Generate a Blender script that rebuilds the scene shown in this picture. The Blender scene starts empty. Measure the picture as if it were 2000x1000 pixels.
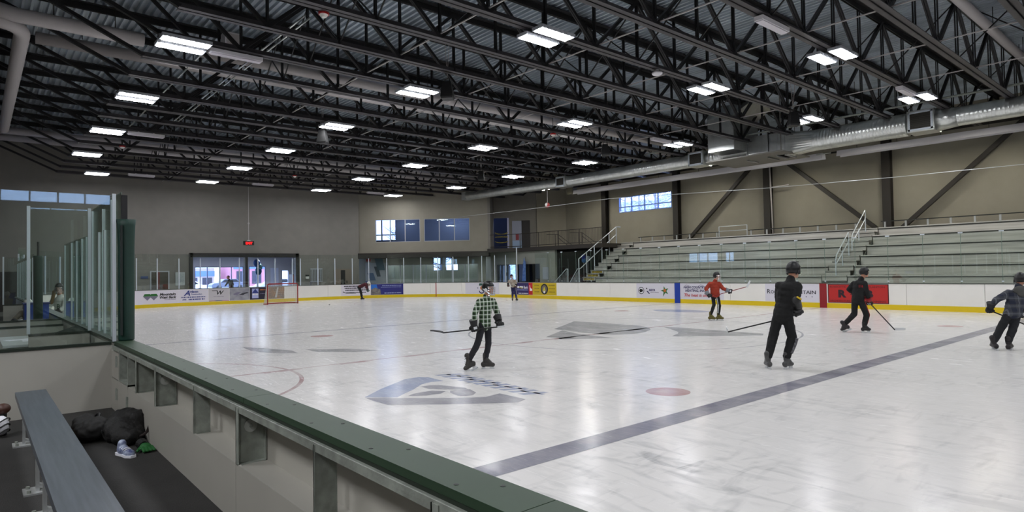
import bpy, bmesh, math, random
from mathutils import Vector, Matrix, Euler
random.seed(7)
C = bpy.context.scene.collection
scn = bpy.context.scene
PI = math.pi
# ------------------------------------------------------------------ camera
cam = bpy.data.objects.new('camera', bpy.data.cameras.new('camera')); C.objects.link(cam)
f_ = Vector((-0.75924891, 0.65035034, 0.02419764)); r_ = Vector((0.6501226, 0.75963021, -0.01739403)); u_ = Vector((0.02969347, -0.00252503, 0.99955586))
M = Matrix.Identity(4)
for i in range(3):
    M[i][0] = r_[i]; M[i][1] = u_[i]; M[i][2] = -f_[i]
M.translation = Vector((11.4668, -1.3665, 1.7486))
cam.matrix_world = M
cam.data.sensor_width = 36; cam.data.lens = 36 * 1223.1 / 2000; cam.data.clip_start = 0.05; cam.data.clip_end = 500
scn.camera = cam
# ------------------------------------------------------------------ world, exposure
w = bpy.data.worlds.new('overcast_sky'); scn.world = w; w.use_nodes = True
nt = w.node_tree; bg = nt.nodes['Background']
tc = nt.nodes.new('ShaderNodeTexCoord'); sep = nt.nodes.new('ShaderNodeSeparateXYZ'); rmp = nt.nodes.new('ShaderNodeValToRGB')
nt.links.new(tc.outputs['Generated'], sep.inputs[0]); nt.links.new(sep.outputs[2], rmp.inputs[0]); nt.links.new(rmp.outputs[0], bg.inputs[0])
rmp.color_ramp.elements[0].color = (0.58, 0.67, 1.0, 1); rmp.color_ramp.elements[0].position = 0.0
rmp.color_ramp.elements[1].color = (0.42, 0.55, 1.0, 1); rmp.color_ramp.elements[1].position = 0.7
bg.inputs[1].default_value = 6.5
LAMP = 57.0            # emission of the light lenses
scn.view_settings.view_transform = 'Standard'; scn.view_settings.look = 'None'
scn.view_settings.gamma = 1; scn.view_settings.use_curve_mapping = False
scn.view_settings.exposure = 0.0
try:
    scn.cycles.use_denoising = True; scn.cycles.denoiser = 'OPENIMAGEDENOISE'
    scn.cycles.max_bounces = 10; scn.cycles.diffuse_bounces = 4; scn.cycles.glossy_bounces = 4; scn.cycles.transparent_max_bounces = 48
    scn.cycles.sample_clamp_indirect = 6.0
    scn.cycles.use_light_tree = True
    scn.cycles.caustics_reflective = False; scn.cycles.caustics_refractive = False
except Exception:
    pass
# ------------------------------------------------------------------ materials
MATS = {}
def lin(c):
    return tuple(((x / 12.92) if x <= 0.04045 else ((x + 0.055) / 1.055) ** 2.4) for x in c)
def mat(name, col, rough=0.6, metal=0.0, noise=0.0, scale=4.0, bump=0.0, bscale=40.0, spec=0.5, emit=None, es=0, stretch=None, col2=None):
    if name in MATS: return MATS[name]
    m = bpy.data.materials.new(name); m.use_nodes = True; n = m.node_tree; b = n.nodes['Principled BSDF']
    c = lin(col); b.inputs['Base Color'].default_value = (*c, 1); b.inputs['Roughness'].default_value = rough; b.inputs['Metallic'].default_value = metal
    b.inputs['Specular IOR Level'].default_value = spec
    t = n.nodes.new('ShaderNodeTexCoord'); mp = n.nodes.new('ShaderNodeMapping'); n.links.new(t.outputs['Object'], mp.inputs[0])
    if stretch: mp.inputs['Scale'].default_value = stretch
    if noise > 0 or col2:
        z = n.nodes.new('ShaderNodeTexNoise'); z.inputs['Scale'].default_value = scale; z.inputs['Detail'].default_value = 6
        n.links.new(mp.outputs[0], z.inputs['Vector'])
        r = n.nodes.new('ShaderNodeValToRGB'); n.links.new(z.outputs['Fac'], r.inputs[0])
        r.color_ramp.elements[0].position = 0.3; r.color_ramp.elements[1].position = 0.7
        if col2: ca = c; cb = lin(col2)
        else: ca = tuple(x * (1 - noise) for x in c); cb = tuple(min(1, x * (1 + noise)) for x in c)
        r.color_ramp.elements[0].color = (*ca, 1); r.color_ramp.elements[1].color = (*cb, 1)
        n.links.new(r.outputs[0], b.inputs['Base Color'])
    if bump > 0:
        z2 = n.nodes.new('ShaderNodeTexNoise'); z2.inputs['Scale'].default_value = bscale; z2.inputs['Detail'].default_value = 4
        n.links.new(mp.outputs[0], z2.inputs['Vector'])
        bp = n.nodes.new('ShaderNodeBump'); bp.inputs['Strength'].default_value = bump; bp.inputs['Distance'].default_value = 0.02
        n.links.new(z2.outputs['Fac'], bp.inputs['Height']); n.links.new(bp.outputs[0], b.inputs['Normal'])
    if emit:
        b.inputs['Emission Color'].default_value = (*lin(emit), 1); b.inputs['Emission Strength'].default_value = es
    MATS[name] = m; return m
def mth(n, op, a, b=None, c=None):
    k = n.nodes.new('ShaderNodeMath'); k.operation = op
    for i, v in enumerate((a, b, c)):
        if v is None: continue
        if isinstance(v, (int, float)): k.inputs[i].default_value = v
        else: n.links.new(v, k.inputs[i])
    return k.outputs[0]
def ice_material(name, paint=None, strength=1.0, wear=0.35):
    """ice surface; paint = colour frozen under it, worn by skate marks"""
    m = bpy.data.materials.new(name); m.use_nodes = True; n = m.node_tree; b = n.nodes['Principled BSDF']
    t = n.nodes.new('ShaderNodeTexCoord')
    def noise(sc, det, stretch, rot=0, dist=0):
        mp = n.nodes.new('ShaderNodeMapping'); mp.inputs['Scale'].default_value = stretch; mp.inputs['Rotation'].default_value = (0, 0, rot)
        g = n.nodes.new('ShaderNodeNewGeometry'); n.links.new(g.outputs['Position'], mp.inputs[0])
        z = n.nodes.new('ShaderNodeTexNoise'); z.inputs['Scale'].default_value = sc; z.inputs['Detail'].default_value = det; z.inputs['Distortion'].default_value = dist
        n.links.new(mp.outputs[0], z.inputs['Vector']); return z.outputs['Fac']
    def band(f, a, c):
        r = n.nodes.new('ShaderNodeMapRange'); n.links.new(f, r.inputs[0]); r.inputs[1].default_value = a; r.inputs[2].default_value = c; r.clamp = True; return r.outputs[0]
    big = band(noise(0.35, 8, (1, 1.6, 1), 0.6, 0.8), 0.38, 0.68)
    str1 = band(noise(0.9, 6, (1.6, 6, 1), -0.75, 0.9), 0.50, 0.72)
    str2 = band(noise(1.1, 6, (6, 1.6, 1), 0.5, 1.0), 0.52, 0.74)
    scr1 = band(noise(3.0, 2, (1, 40, 1), 0.9, 0.5), 0.655, 0.70)
    scr2 = band(noise(3.0, 2, (1, 40, 1), -0.5, 0.6), 0.66, 0.71)
    scr3 = band(noise(2.6, 2, (1, 36, 1), 2.0, 0.9), 0.66, 0.71)
    dark = mth(n, 'MULTIPLY', mth(n, 'ADD', mth(n, 'MULTIPLY', str1, 0.5), mth(n, 'MULTIPLY', str2, 0.35)), mth(n, 'ADD', 0.25, big))
    light = mth(n, 'MINIMUM', mth(n, 'ADD', mth(n, 'ADD', scr1, scr2), scr3), 1.0)
    mx = n.nodes.new('ShaderNodeMix'); mx.data_type = 'RGBA'
    n.links.new(mth(n, 'MULTIPLY', dark, 0.95), mx.inputs[0])
    mx.inputs[6].default_value = (*lin((0.90, 0.89, 0.885)), 1); mx.inputs[7].default_value = (*lin((0.60, 0.605, 0.615)), 1)
    out = mx.outputs[2]
    if paint:
        m2 = n.nodes.new('ShaderNodeMix'); m2.data_type = 'RGBA'; m2.inputs[7].default_value = (*lin(paint), 1)
        wr = band(noise(1.3, 8, (1, 1.5, 1), 0.3, 0.5), 0.25, 0.65)
        fac = mth(n, 'MULTIPLY', mth(n, 'SUBTRACT', 1.0, mth(n, 'MULTIPLY', wr, wear)), strength)
        n.links.new(fac, m2.inputs[0]); n.links.new(out, m2.inputs[6]); out = m2.outputs[2]
    m3 = n.nodes.new('ShaderNodeMix'); m3.data_type = 'RGBA'; m3.inputs[7].default_value = (0.92, 0.93, 0.95, 1)
    n.links.new(mth(n, 'MULTIPLY', light, 0.09), m3.inputs[0]); n.links.new(out, m3.inputs[6])
    n.links.new(m3.outputs[2], b.inputs['Base Color'])
    n.links.new(mth(n, 'ADD', 0.17, mth(n, 'MULTIPLY', mth(n, 'ADD', str1, light), 0.12)), b.inputs['Roughness'])
    b.inputs['IOR'].default_value = 1.31; b.inputs['Specular IOR Level'].default_value = 0.14
    bp = n.nodes.new('ShaderNodeBump'); bp.inputs['Strength'].default_value = 0.35; bp.inputs['Distance'].default_value = 0.012
    hh = mth(n, 'ADD', mth(n, 'MULTIPLY', noise(6, 3, (1, 2, 1), 0.5, 0.5), 0.3), mth(n, 'SUBTRACT', noise(2.0, 4, (1, 1.4, 1), 0.1, 0.4), mth(n, 'MULTIPLY', light, 0.06)))
    n.links.new(hh, bp.inputs['Height']); n.links.new(bp.outputs[0], b.inputs['Normal'])
    MATS[name] = m; return m
def glass_material(name, tint, refl=1.0):
    m = bpy.data.materials.new(name); m.use_nodes = True; n = m.node_tree
    for k in list(n.nodes):
        if k.type == 'BSDF_PRINCIPLED': n.nodes.remove(k)
    o = [k for k in n.nodes if k.type == 'OUTPUT_MATERIAL'][0]
    tr = n.nodes.new('ShaderNodeBsdfTransparent'); tr.inputs[0].default_value = (*tint, 1)
    gl = n.nodes.new('ShaderNodeBsdfGlossy'); gl.inputs['Roughness'].default_value = 0.015; gl.inputs[0].default_value = (0.9, 1, 0.95, 1)
    ge = n.nodes.new('ShaderNodeNewGeometry'); dp = n.nodes.new('ShaderNodeVectorMath'); dp.operation = 'DOT_PRODUCT'; n.links.new(ge.outputs['Incoming'], dp.inputs[0]); n.links.new(ge.outputs['Normal'], dp.inputs[1])
    cs = mth(n, 'ABSOLUTE', dp.outputs['Value']); sch = mth(n, 'ADD', 0.045, mth(n, 'MULTIPLY', 0.955, mth(n, 'POWER', mth(n, 'SUBTRACT', 1.0, cs), 5.0)))
    mx = n.nodes.new('ShaderNodeMixShader'); n.links.new(mth(n, 'MINIMUM', mth(n, 'MULTIPLY', sch, refl), 1.0), mx.inputs[0]); n.links.new(tr.outputs[0], mx.inputs[1]); n.links.new(gl.outputs[0], mx.inputs[2]); n.links.new(mx.outputs[0], o.inputs[0])
    MATS[name] = m; return m
def plaid_material(name, base, c1, c2, s, thin):
    m = bpy.data.materials.new(name); m.use_nodes = True; n = m.node_tree; b = n.nodes['Principled BSDF']; b.inputs['Roughness'].default_value = 0.9
    t = n.nodes.new('ShaderNodeTexCoord'); sp = n.nodes.new('ShaderNodeSeparateXYZ'); n.links.new(t.outputs['Object'], sp.inputs[0])
    def stripe(v, off, wd):
        fr = mth(n, 'FRACT', mth(n, 'ADD', mth(n, 'MULTIPLY', v, s), off)); return mth(n, 'LESS_THAN', fr, wd)
    hx = mth(n, 'ADD', sp.outputs[0], mth(n, 'MULTIPLY', sp.outputs[1], 0.25)); hz = sp.outputs[2]
    a = mth(n, 'MULTIPLY', mth(n, 'ADD', stripe(hx, 0, 0.45), stripe(hz, 0, 0.45)), 0.5)
    m1 = n.nodes.new('ShaderNodeMix'); m1.data_type = 'RGBA'; n.links.new(a, m1.inputs[0]); m1.inputs[6].default_value = (*lin(base), 1); m1.inputs[7].default_value = (*lin(c1), 1)
    a2 = mth(n, 'MULTIPLY', mth(n, 'ADD', stripe(hx, 0.3, thin), stripe(hz, 0.3, thin)), 0.62)
    m2 = n.nodes.new('ShaderNodeMix'); m2.data_type = 'RGBA'; n.links.new(a2, m2.inputs[0]); n.links.new(m1.outputs[2], m2.inputs[6]); m2.inputs[7].default_value = (*lin(c2), 1)
    n.links.new(m2.outputs[2], b.inputs['Base Color']); MATS[name] = m; return m
ICE = ice_material('ice')
ICE_BLUE = ice_material('ice_blue_line', (0.32, 0.32, 0.43), 0.9, 0.3)
ICE_THIN = ice_material('ice_blue_thin', (0.42, 0.44, 0.50), 0.75, 0.5)
ICE_RED = ice_material('ice_red_line', (0.58, 0.36, 0.38), 0.75, 0.75)
ICE_RED2 = ice_material('ice_red_spot', (0.66, 0.40, 0.40), 0.8, 0.45)
ICE_LOGO = ice_material('ice_logo_blue', (0.50, 0.56, 0.70), 0.85, 0.3)
ICE_LOGOD = ice_material('ice_logo_dark', (0.40, 0.40, 0.47), 0.8, 0.3)
ICE_GREY = ice_material('ice_logo_grey', (0.47, 0.48, 0.50), 0.8, 0.35)
GLASS = glass_material('shield_glass', (0.92, 0.955, 0.938), 1.3)
GLASS_D = glass_material('tinted_glass', (0.78, 0.84, 0.90), 1.0)
WALL = mat('beige_panel', (0.56, 0.54, 0.49), 0.75, 0, 0.05, 1.5)
WALLG = mat('grey_panel', (0.50, 0.485, 0.46), 0.75, 0, 0.05, 1.5)
WALLGR = mat('lower_grey', (0.60, 0.61, 0.57), 0.75, 0, 0.05, 1.5)
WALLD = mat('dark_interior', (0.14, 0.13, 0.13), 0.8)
BLUEIN = mat('interior_blue', (0.50, 0.54, 0.64), 0.8)
LOBBY = mat('lobby_white', (0.74, 0.74, 0.80), 0.8)
BLACK = mat('black_steel', (0.105, 0.10, 0.105), 0.5, 0.2, 0.2, 6)
CHORD = mat('chord_steel', (0.25, 0.24, 0.25), 0.45, 0.3, 0.15, 6)
COLM = mat('column_steel', (0.16, 0.145, 0.125), 0.5, 0.1)
DECK = mat('deck_galvanised', (0.72, 0.76, 0.80), 0.30, 0.62, 0.25, 1.2, stretch=(0.15, 1, 1))
GALV = mat('galvanised_duct', (0.84, 0.85, 0.84), 0.30, 0.85, 0.12, 3, 0.12, 18)
GALVD = mat('galvanised_post', (0.56, 0.58, 0.55), 0.5, 0.2, 0.25, 14, 0.1, 60)
ALU = mat('aluminium', (0.74, 0.75, 0.75), 0.35, 0.6)
ALUW = mat('aluminium_bright', (0.80, 0.83, 0.86), 0.4, 0.3)
TREAD = mat('bleacher_plank', (0.86, 0.85, 0.82), 0.27, 0.5, 0.25, 0.9, stretch=(0.55, 4, 9))
GAPSHADE_RAIL = mat('gap_shade_and_dark_rail', (0.12, 0.13, 0.12), 0.6)  # dark for painted shadow strips under planks; also the dark back rail
RAILD = mat('rail_brown', (0.17, 0.15, 0.13), 0.5)
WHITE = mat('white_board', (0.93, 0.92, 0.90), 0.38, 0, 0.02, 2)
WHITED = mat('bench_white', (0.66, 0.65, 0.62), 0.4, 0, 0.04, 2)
YEL = mat('yellow_kick', (0.86, 0.75, 0.04), 0.4)
GREEN = mat('cap_green', (0.15, 0.235, 0.16), 0.5, 0, 0.08, 3)
GREEND = mat('cap_green_edge', (0.06, 0.11, 0.06), 0.5)
PAD = mat('pad_green', (0.04, 0.19, 0.155), 0.55, 0, 0.15, 6, 0.3, 6)
CAPG = mat('cap_grey', (0.25, 0.27, 0.25), 0.5)
RUBBER = mat('rubber_floor', (0.15, 0.145, 0.14), 0.85, 0, 0.2, 5, 0.3, 120)
CONC = mat('concrete', (0.40, 0.40, 0.38), 0.7, 0, 0.1, 2)
PLANK = mat('bench_plank', (0.36, 0.38, 0.41), 0.42, 0.55, 0.18, 3, stretch=(0.7, 14, 1))
PIPEW = mat('pipe_white', (0.72, 0.70, 0.70), 0.6)
STRIPW = mat('strip_unlit', (0.86, 0.85, 0.87), 0.5)
REDP = mat('red_paint', (0.66, 0.10, 0.10), 0.4)
NETR = mat('goal_red', (0.58, 0.10, 0.09), 0.35)
NET = mat('net_white', (0.80, 0.80, 0.77), 0.8)
SPK = mat('speaker_black', (0.07, 0.07, 0.07), 0.5)
FRAMED = mat('frame_dark', (0.14, 0.13, 0.125), 0.5)
FRAMEW = mat('frame_silver', (0.68, 0.69, 0.72), 0.5)
LENS = mat('light_lens', (1, 1, 1), 0.5, emit=(0.985, 0.99, 1.0), es=LAMP)
LENS2 = mat('small_lens', (1, 1, 1), 0.5, emit=(1.0, 0.98, 0.92), es=LAMP * 1.8)
LENS3 = mat('office_lens', (1, 1, 1), 0.5, emit=(0.92, 0.94, 1.0), es=22)
INK = mat('ink_black', (0.06, 0.06, 0.07), 0.5)
SNOW = mat('snow', (0.93, 0.94, 0.97), 0.8, 0, 0.03, 3)
# ------------------------------------------------------------------ mesh helpers
class MB:
    def __init__(s): s.v = []; s.f = []
    def add(s, vs, fs):
        o = len(s.v); s.v += [tuple(x) for x in vs]; s.f += [tuple(i + o for i in f) for f in fs]; return s
    def box(s, x0, y0, z0, x1, y1, z1):
        x0, x1 = sorted((x0, x1)); y0, y1 = sorted((y0, y1)); z0, z1 = sorted((z0, z1))
        return s.add([(x0, y0, z0), (x1, y0, z0), (x1, y1, z0), (x0, y1, z0), (x0, y0, z1), (x1, y0, z1), (x1, y1, z1), (x0, y1, z1)],
                     [(0, 3, 2, 1), (4, 5, 6, 7), (0, 1, 5, 4), (1, 2, 6, 5), (2, 3, 7, 6), (3, 0, 4, 7)])
    def obox(s, c, ax, ay, az, hx, hy, hz):
        c = Vector(c); ax, ay, az = Vector(ax).normalized(), Vector(ay).normalized(), Vector(az).normalized()
        P = [c + ax * (hx * i) + ay * (hy * j) + az * (hz * k) for k in (-1, 1) for (i, j) in ((-1, -1), (1, -1), (1, 1), (-1, 1))]
        return s.add(P, [(0, 3, 2, 1), (4, 5, 6, 7), (0, 1, 5, 4), (1, 2, 6, 5), (2, 3, 7, 6), (3, 0, 4, 7)])
    def bar(s, a, b, wd, th, up=(0, 0, 1)):
        a = Vector(a); b = Vector(b); d = (b - a); L = d.length; d.normalize(); up = Vector(up)
        if abs(d.dot(up)) > 0.98: up = Vector((0, 1, 0)) if abs(d.y) < 0.9 else Vector((1, 0, 0))
        x = d.cross(up).normalized(); y = x.cross(d).normalized()
        return s.obox((a + b) / 2, d, x, y, L / 2, wd / 2, th / 2)
    def cone(s, a, b, r0, r1, n=12, cap=True):
        a = Vector(a); b = Vector(b); d = (b - a).normalized(); up = Vector((0, 0, 1)) if abs(d.z) < 0.9 else Vector((1, 0, 0))
        x = d.cross(up).normalized(); y = d.cross(x).normalized()
        vs = [a + (x * math.cos(2 * PI * i / n) + y * math.sin(2 * PI * i / n)) * r0 for i in range(n)] + [b + (x * math.cos(2 * PI * i / n) + y * math.sin(2 * PI * i / n)) * r1 for i in range(n)]
        fs = [(i, i + n, (i + 1) % n + n, (i + 1) % n) for i in range(n)]
        if cap: fs += [tuple(range(n)), tuple(range(2 * n - 1, n - 1, -1))]
        return s.add(vs, fs)
    def cyl(s, a, b, r, n=12): return s.cone(a, b, r, r, n)
    def tube(s, pts, r, n=8):
        pts = [Vector(p) for p in pts]; rings = []
        for i, p in enumerate(pts):
            d = (pts[min(i + 1, len(pts) - 1)] - pts[max(i - 1, 0)]).normalized()
            up = Vector((0, 0, 1)) if abs(d.z) < 0.95 else Vector((1, 0, 0))
            x = d.cross(up).normalized(); y = d.cross(x).normalized()
            rr = r[i] if isinstance(r, (list, tuple)) else r
            rings.append([p + (x * math.cos(2 * PI * k / n) + y * math.sin(2 * PI * k / n)) * rr for k in range(n)])
        vs = [v for g in rings for v in g]; fs = []
        for i in range(len(rings) - 1):
            for k in range(n):
                fs.append((i * n + k, (i + 1) * n + k, (i + 1) * n + (k + 1) % n, i * n + (k + 1) % n))
        fs += [tuple(range(n)), tuple(range(len(vs) - 1, len(vs) - n - 1, -1))]
        return s.add(vs, fs)
    def ell(s, c, rx, ry, rz, ax=None, n=16, m=10, keep=None):
        c = Vector(c); X, Y, Z = (Vector(a) for a in (ax or ((1, 0, 0), (0, 1, 0), (0, 0, 1))))
        vs = []; fs = []
        for j in range(m + 1):
            th = PI * j / m
            for i in range(n):
                ph = 2 * PI * i / n
                vs.append(c + X * (rx * math.sin(th) * math.cos(ph)) + Y * (ry * math.sin(th) * math.sin(ph)) + Z * (rz * math.cos(th)))
        for j in range(m):
            for i in range(n):
                q = (j * n + i, (j + 1) * n + i, (j + 1) * n + (i + 1) % n, j * n + (i + 1) % n)
                if keep:
                    th = PI * (j + .5) / m; ph = 2 * PI * (i + .5) / n
                    if not keep(math.sin(th) * math.cos(ph), math.sin(th) * math.sin(ph), math.cos(th)): continue
                fs.append(q)
        return s.add(vs, fs)
    def cap(s, a, b, r0, r1, n=14):
        """closed tapered capsule"""
        a = Vector(a); b = Vector(b)
        s.ell(a, r0, r0, r0, n=n, m=8); s.ell(b, r1, r1, r1, n=n, m=8)
        if (b - a).length > 1e-4: s.cone(a, b, r0, r1, n)
        return s
    def poly(s, pts, z0, z1):
        n = len(pts)
        return s.add([(x, y, z0) for x, y in pts] + [(x, y, z1) for x, y in pts], [tuple(range(n - 1, -1, -1)), tuple(range(n, 2 * n))] + [(i, (i + 1) % n, (i + 1) % n + n, i + n) for i in range(n)])
    def build(s, name, m, parent=None, kind=None, smooth=False, weld=True, world=False):
        me = bpy.data.meshes.new(name)
        off = Vector((0, 0, 0))
        if world and parent is not None:
            q = parent
            while q is not None: off += q.location; q = q.parent
        me.from_pydata([(v[0] - off.x, v[1] - off.y, v[2] - off.z) for v in s.v], [], s.f)
        bm = bmesh.new(); bm.from_mesh(me); bmesh.ops.recalc_face_normals(bm, faces=bm.faces) if not smooth else None
        bm.to_mesh(me); bm.free(); me.update()
        me.materials.append(m)
        if smooth:
            for p in me.polygons: p.use_smooth = True
        o = bpy.data.objects.new(name, me); C.objects.link(o)
        if parent is not None: o.parent = parent
        if kind: o['kind'] = kind
        return o
def tag(o, label=None, cat=None, group=None, kind=None):
    if label: o['label'] = label
    if cat: o['category'] = cat
    if group: o['group'] = group
    if kind: o['kind'] = kind
    return o
def thing(name, label, cat, loc=(0, 0, 0), rz=0, group=None):
    o = bpy.data.objects.new(name, None); C.objects.link(o); o.location = loc; o.rotation_euler = (0, 0, rz); o.empty_display_size = 0.1
    return tag(o, label, cat, group)
def struct(name, mb, m, parent=None, smooth=False): return mb.build(name, m, parent, 'structure' if parent is None else None, smooth)
def dup(root, loc, rz=None, label=None, group=None):
    r = root.copy(); C.objects.link(r); r.location = loc
    if rz is not None: r.rotation_euler = (0, 0, rz)
    if label: r['label'] = label
    if group: r['group'] = group
    for ch in list(root.children):
        c = ch.copy(); C.objects.link(c); c.parent = r
        for g in ch.children:
            d = g.copy(); C.objects.link(d); d.parent = c
    return r
def text_geo(s, size, bold=0.0, shear=0.0, serif=False, align='LEFT'):
    cu = bpy.data.curves.new('t', 'FONT'); cu.body = s; cu.size = size; cu.shear = shear; cu.offset = bold; cu.align_x = align; cu.resolution_u = 2
    o = bpy.data.objects.new('t', cu); C.objects.link(o)
    dg = bpy.context.evaluated_depsgraph_get(); me = bpy.data.meshes.new_from_object(o.evaluated_get(dg))
    vs = [(v.co.x, v.co.y) for v in me.vertices]; fs = [tuple(p.vertices) for p in me.polygons]
    bpy.data.objects.remove(o); bpy.data.curves.remove(cu); bpy.data.meshes.remove(me)
    return vs, fs
# ------------------------------------------------------------------ rink perimeter
RX0, RW, RR = -29.8, 25.5, 8.5
A1 = RR * PI / 2; A2 = A1 + (RW - 2 * RR); A3 = A2 + RR * PI / 2
def perim(s):
    if s < 0: return Vector((RX0 + RR - s, 0)), Vector((0, 1))
    if s < A1:
        a = s / RR; n = Vector((math.sin(a), math.cos(a))); return Vector((RX0 + RR, RR)) - n * RR, n
    if s < A2: return Vector((RX0, RR + s - A1)), Vector((1, 0))
    if s < A3:
        a = (s - A2) / RR; n = Vector((math.cos(a), -math.sin(a))); return Vector((RX0 + RR, RW - RR)) - n * RR, n
    return Vector((RX0 + RR + s - A3, RW)), Vector((0, -1))
def srange(s0, s1, st=0.35):
    n = max(1, int(math.ceil((s1 - s0) / st - 1e-6))); return [s0 + (s1 - s0) * i / n for i in range(n + 1)]
def strip(s0, s1, z0, z1, oi, oo, mb=None):
    """solid following the boards: oi = offset towards the ice of inner face, oo = of outer face"""
    mb = mb or MB(); ss = srange(s0, s1) if (s1 > 0 and s0 < A3) else [s0, s1]
    vs = []; fs = []
    for s in ss:
        p, n = perim(s)
        for o, z in ((oi, z0), (oi, z1), (oo, z1), (oo, z0)): q = p + n * o; vs.append((q.x, q.y, z))
    k = len(ss)
    for i in range(k - 1):
        for j in range(4): fs.append((4 * i + j, 4 * i + (j + 1) % 4, 4 * i + 4 + (j + 1) % 4, 4 * i + 4 + j))
    fs += [(3, 2, 1, 0), (4 * k - 4, 4 * k - 3, 4 * k - 2, 4 * k - 1)]
    return mb.add(vs, fs)
def on_perim(vs2, s0, z0, off=0.012):
    out = []
    for x, y in vs2:
        p, n = perim(s0 + x); q = p + n * off; out.append((q.x, q.y, z0 + y))
    return out
def ptext(s, s0, z0, size, m, parent, name='lettering', bold=0.0, shear=0.0, width=None, align='LEFT', off=0.012):
    vs, fs = text_geo(s, size, bold, shear, align=align)
    if width and vs:
        ww = max(v[0] for v in vs) - min(v[0] for v in vs); k = width / ww; vs = [(x * k, y) for x, y in vs]
    mb = MB(); mb.add(on_perim(vs, s0, z0, off), fs); return mb.build(name, m, parent, world=True)
def pshape(poly, s0, z0, m, parent, name, off=0.010):
    mb = MB(); mb.add(on_perim(poly, s0, z0, off), [tuple(range(len(poly)))]); return mb.build(name, m, parent, world=True)
def circ(cx, cy, r, n=28, a0=0, a1=2 * PI, ry=None):
    return [(cx + r * math.cos(a0 + (a1 - a0) * i / n), cy + (ry or r) * math.sin(a0 + (a1 - a0) * i / n)) for i in range(n if abs(a1 - a0 - 2 * PI) < 1e-6 else n + 1)]
# ------------------------------------------------------------------ ground, ice, floor
END = 30.0
pts = []
for s in srange(0, A3, 0.4):
    p, n = perim(s); pts.append((p.x, p.y))
pts = [(END, 0)] + pts + [(END, RW)]
ice = MB().add([(x, y, 0.0) for x, y in pts], [tuple(range(len(pts)))]).build('floor_ice', ICE, kind='structure')
def ice_mark(name, polys, m, z=0.0015):
    mb = MB()
    for p in polys: mb.add([(x, y, z) for x, y in p], [tuple(range(len(p)))])
    return mb.build(name, m, ice)
ice_mark('blue_line', [[(6.95, 0.0), (7.27, 0.0), (7.27, 25.5), (6.95, 25.5)]], ICE_BLUE)
ice_mark('blue_line', [[(-7.20, 0.0), (-7.02, 0.0), (-7.02, 25.5), (-7.20, 25.5)]], ICE_THIN)
ice_mark('red_line', [[(-0.10, 0.0), (-0.01, 0.0), (-0.01, 25.5), (-0.10, 25.5)]] + [[(-0.01, 1.1 + i * 1.45), (0.08, 1.1 + i * 1.45), (0.08, 1.8 + i * 1.45), (-0.01, 1.8 + i * 1.45)] for i in range(17)], ICE_RED)
ice_mark('goal_line', [[(-26.43, 1.2), (-26.37, 1.2), (-26.37, 24.3), (-26.43, 24.3)]], ICE_RED, 0.001)
def ring(cx, cy, r, wd, a0=0, a1=2 * PI, n=64):
    out = []
    for i in range(n):
        a, b = a0 + (a1 - a0) * i / n, a0 + (a1 - a0) * (i + 1) / n
        out.append([(cx + r * math.cos(a), cy + r * math.sin(a)), (cx + (r + wd) * math.cos(a), cy + (r + wd) * math.sin(a)), (cx + (r + wd) * math.cos(b), cy + (r + wd) * math.sin(b)), (cx + r * math.cos(b), cy + r * math.sin(b))])
    return out
ice_mark('centre_circle', ring(0, 12.75, 4.5, 0.05), ICE_THIN, 0.001)
ice_mark('crease_circle', ring(0, 0, 2.98, 0.07, 0, PI), ICE_RED, 0.001)
ice_mark('faceoff_circle', ring(-20.3, 6.05, 4.5, 0.05), ICE_RED, 0.001)
ice_mark('faceoff_circle', ring(-20.3, 19.45, 4.5, 0.05), ICE_RED, 0.001)
for x in (-5.6, 6.1):
    for y in (6.1, 19.25): ice_mark('faceoff_spot', [circ(x, y, 0.31, 36)], ICE_RED2, 0.001)
ice_mark('logo_swoosh', [[(3.33, 2.81), (2.91, 3.31), (2.42, 4.02), (2.42, 4.28), (2.56, 4.38), (3.04, 4.36), (2.97, 4.17), (3.04, 3.94), (3.33, 3.61), (3.5, 3.36), (3.67, 3.14)]], ICE_LOGO)
ice_mark('logo_bar', [[(3.37, 2.8), (3.72, 3.12), (4.2, 3.62), (4.45, 3.91), (4.53, 4.05), (4.48, 4.34), (5.05, 4.33), (5.13, 4.12), (4.87, 3.76), (4.29, 3.08), (4.01, 2.8), (3.66, 2.78)]], ICE_LOGOD)
ice_mark('logo_leaf', [[(3.19, 3.83), (3.2, 4.0), (3.27, 4.1), (3.77, 4.25), (3.9, 4.21), (3.68, 3.97), (3.44, 3.81)], [(3.69, 3.3), (3.6, 3.45), (3.59, 3.6), (3.6, 3.77), (3.78, 3.89), (3.88, 3.74), (3.85, 3.51)], [(3.92, 3.87), (3.8, 3.95), (3.79, 4.06), (3.92, 4.23), (4.19, 4.14), (4.3, 4.0), (4.28, 3.88), (4.17, 3.82)]], ICE_LOGOD)
lt = []
for i in range(11):            # slanted worn letters in a row beside the near logo
    t0 = i / 11.0; a = Vector((2.42, 4.58)).lerp(Vector((4.90, 4.50)), t0); b = Vector((2.62, 4.98)).lerp(Vector((5.05, 4.86)), t0)
    a2 = Vector((2.42, 4.58)).lerp(Vector((4.90, 4.50)), t0 + 0.055); b2 = Vector((2.62, 4.98)).lerp(Vector((5.05, 4.86)), t0 + 0.055)
    lt.append([tuple(a), tuple(a2), tuple(b2), tuple(b)])
    c = a.lerp(b, 0.42 + 0.12 * (i % 3)); c2 = a.lerp(b, 0.56 + 0.12 * (i % 3)); d = a2 + (a2 - a) * 0.65; d2 = b2 + (b2 - b) * 0.65
    lt.append([tuple(c), tuple(d.lerp(d2, 0.42 + 0.12 * (i % 3))), tuple(d.lerp(d2, 0.56 + 0.12 * (i % 3))), tuple(c2)])
ice_mark('logo_lettering', lt, ICE_LOGO, 0.001)
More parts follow.
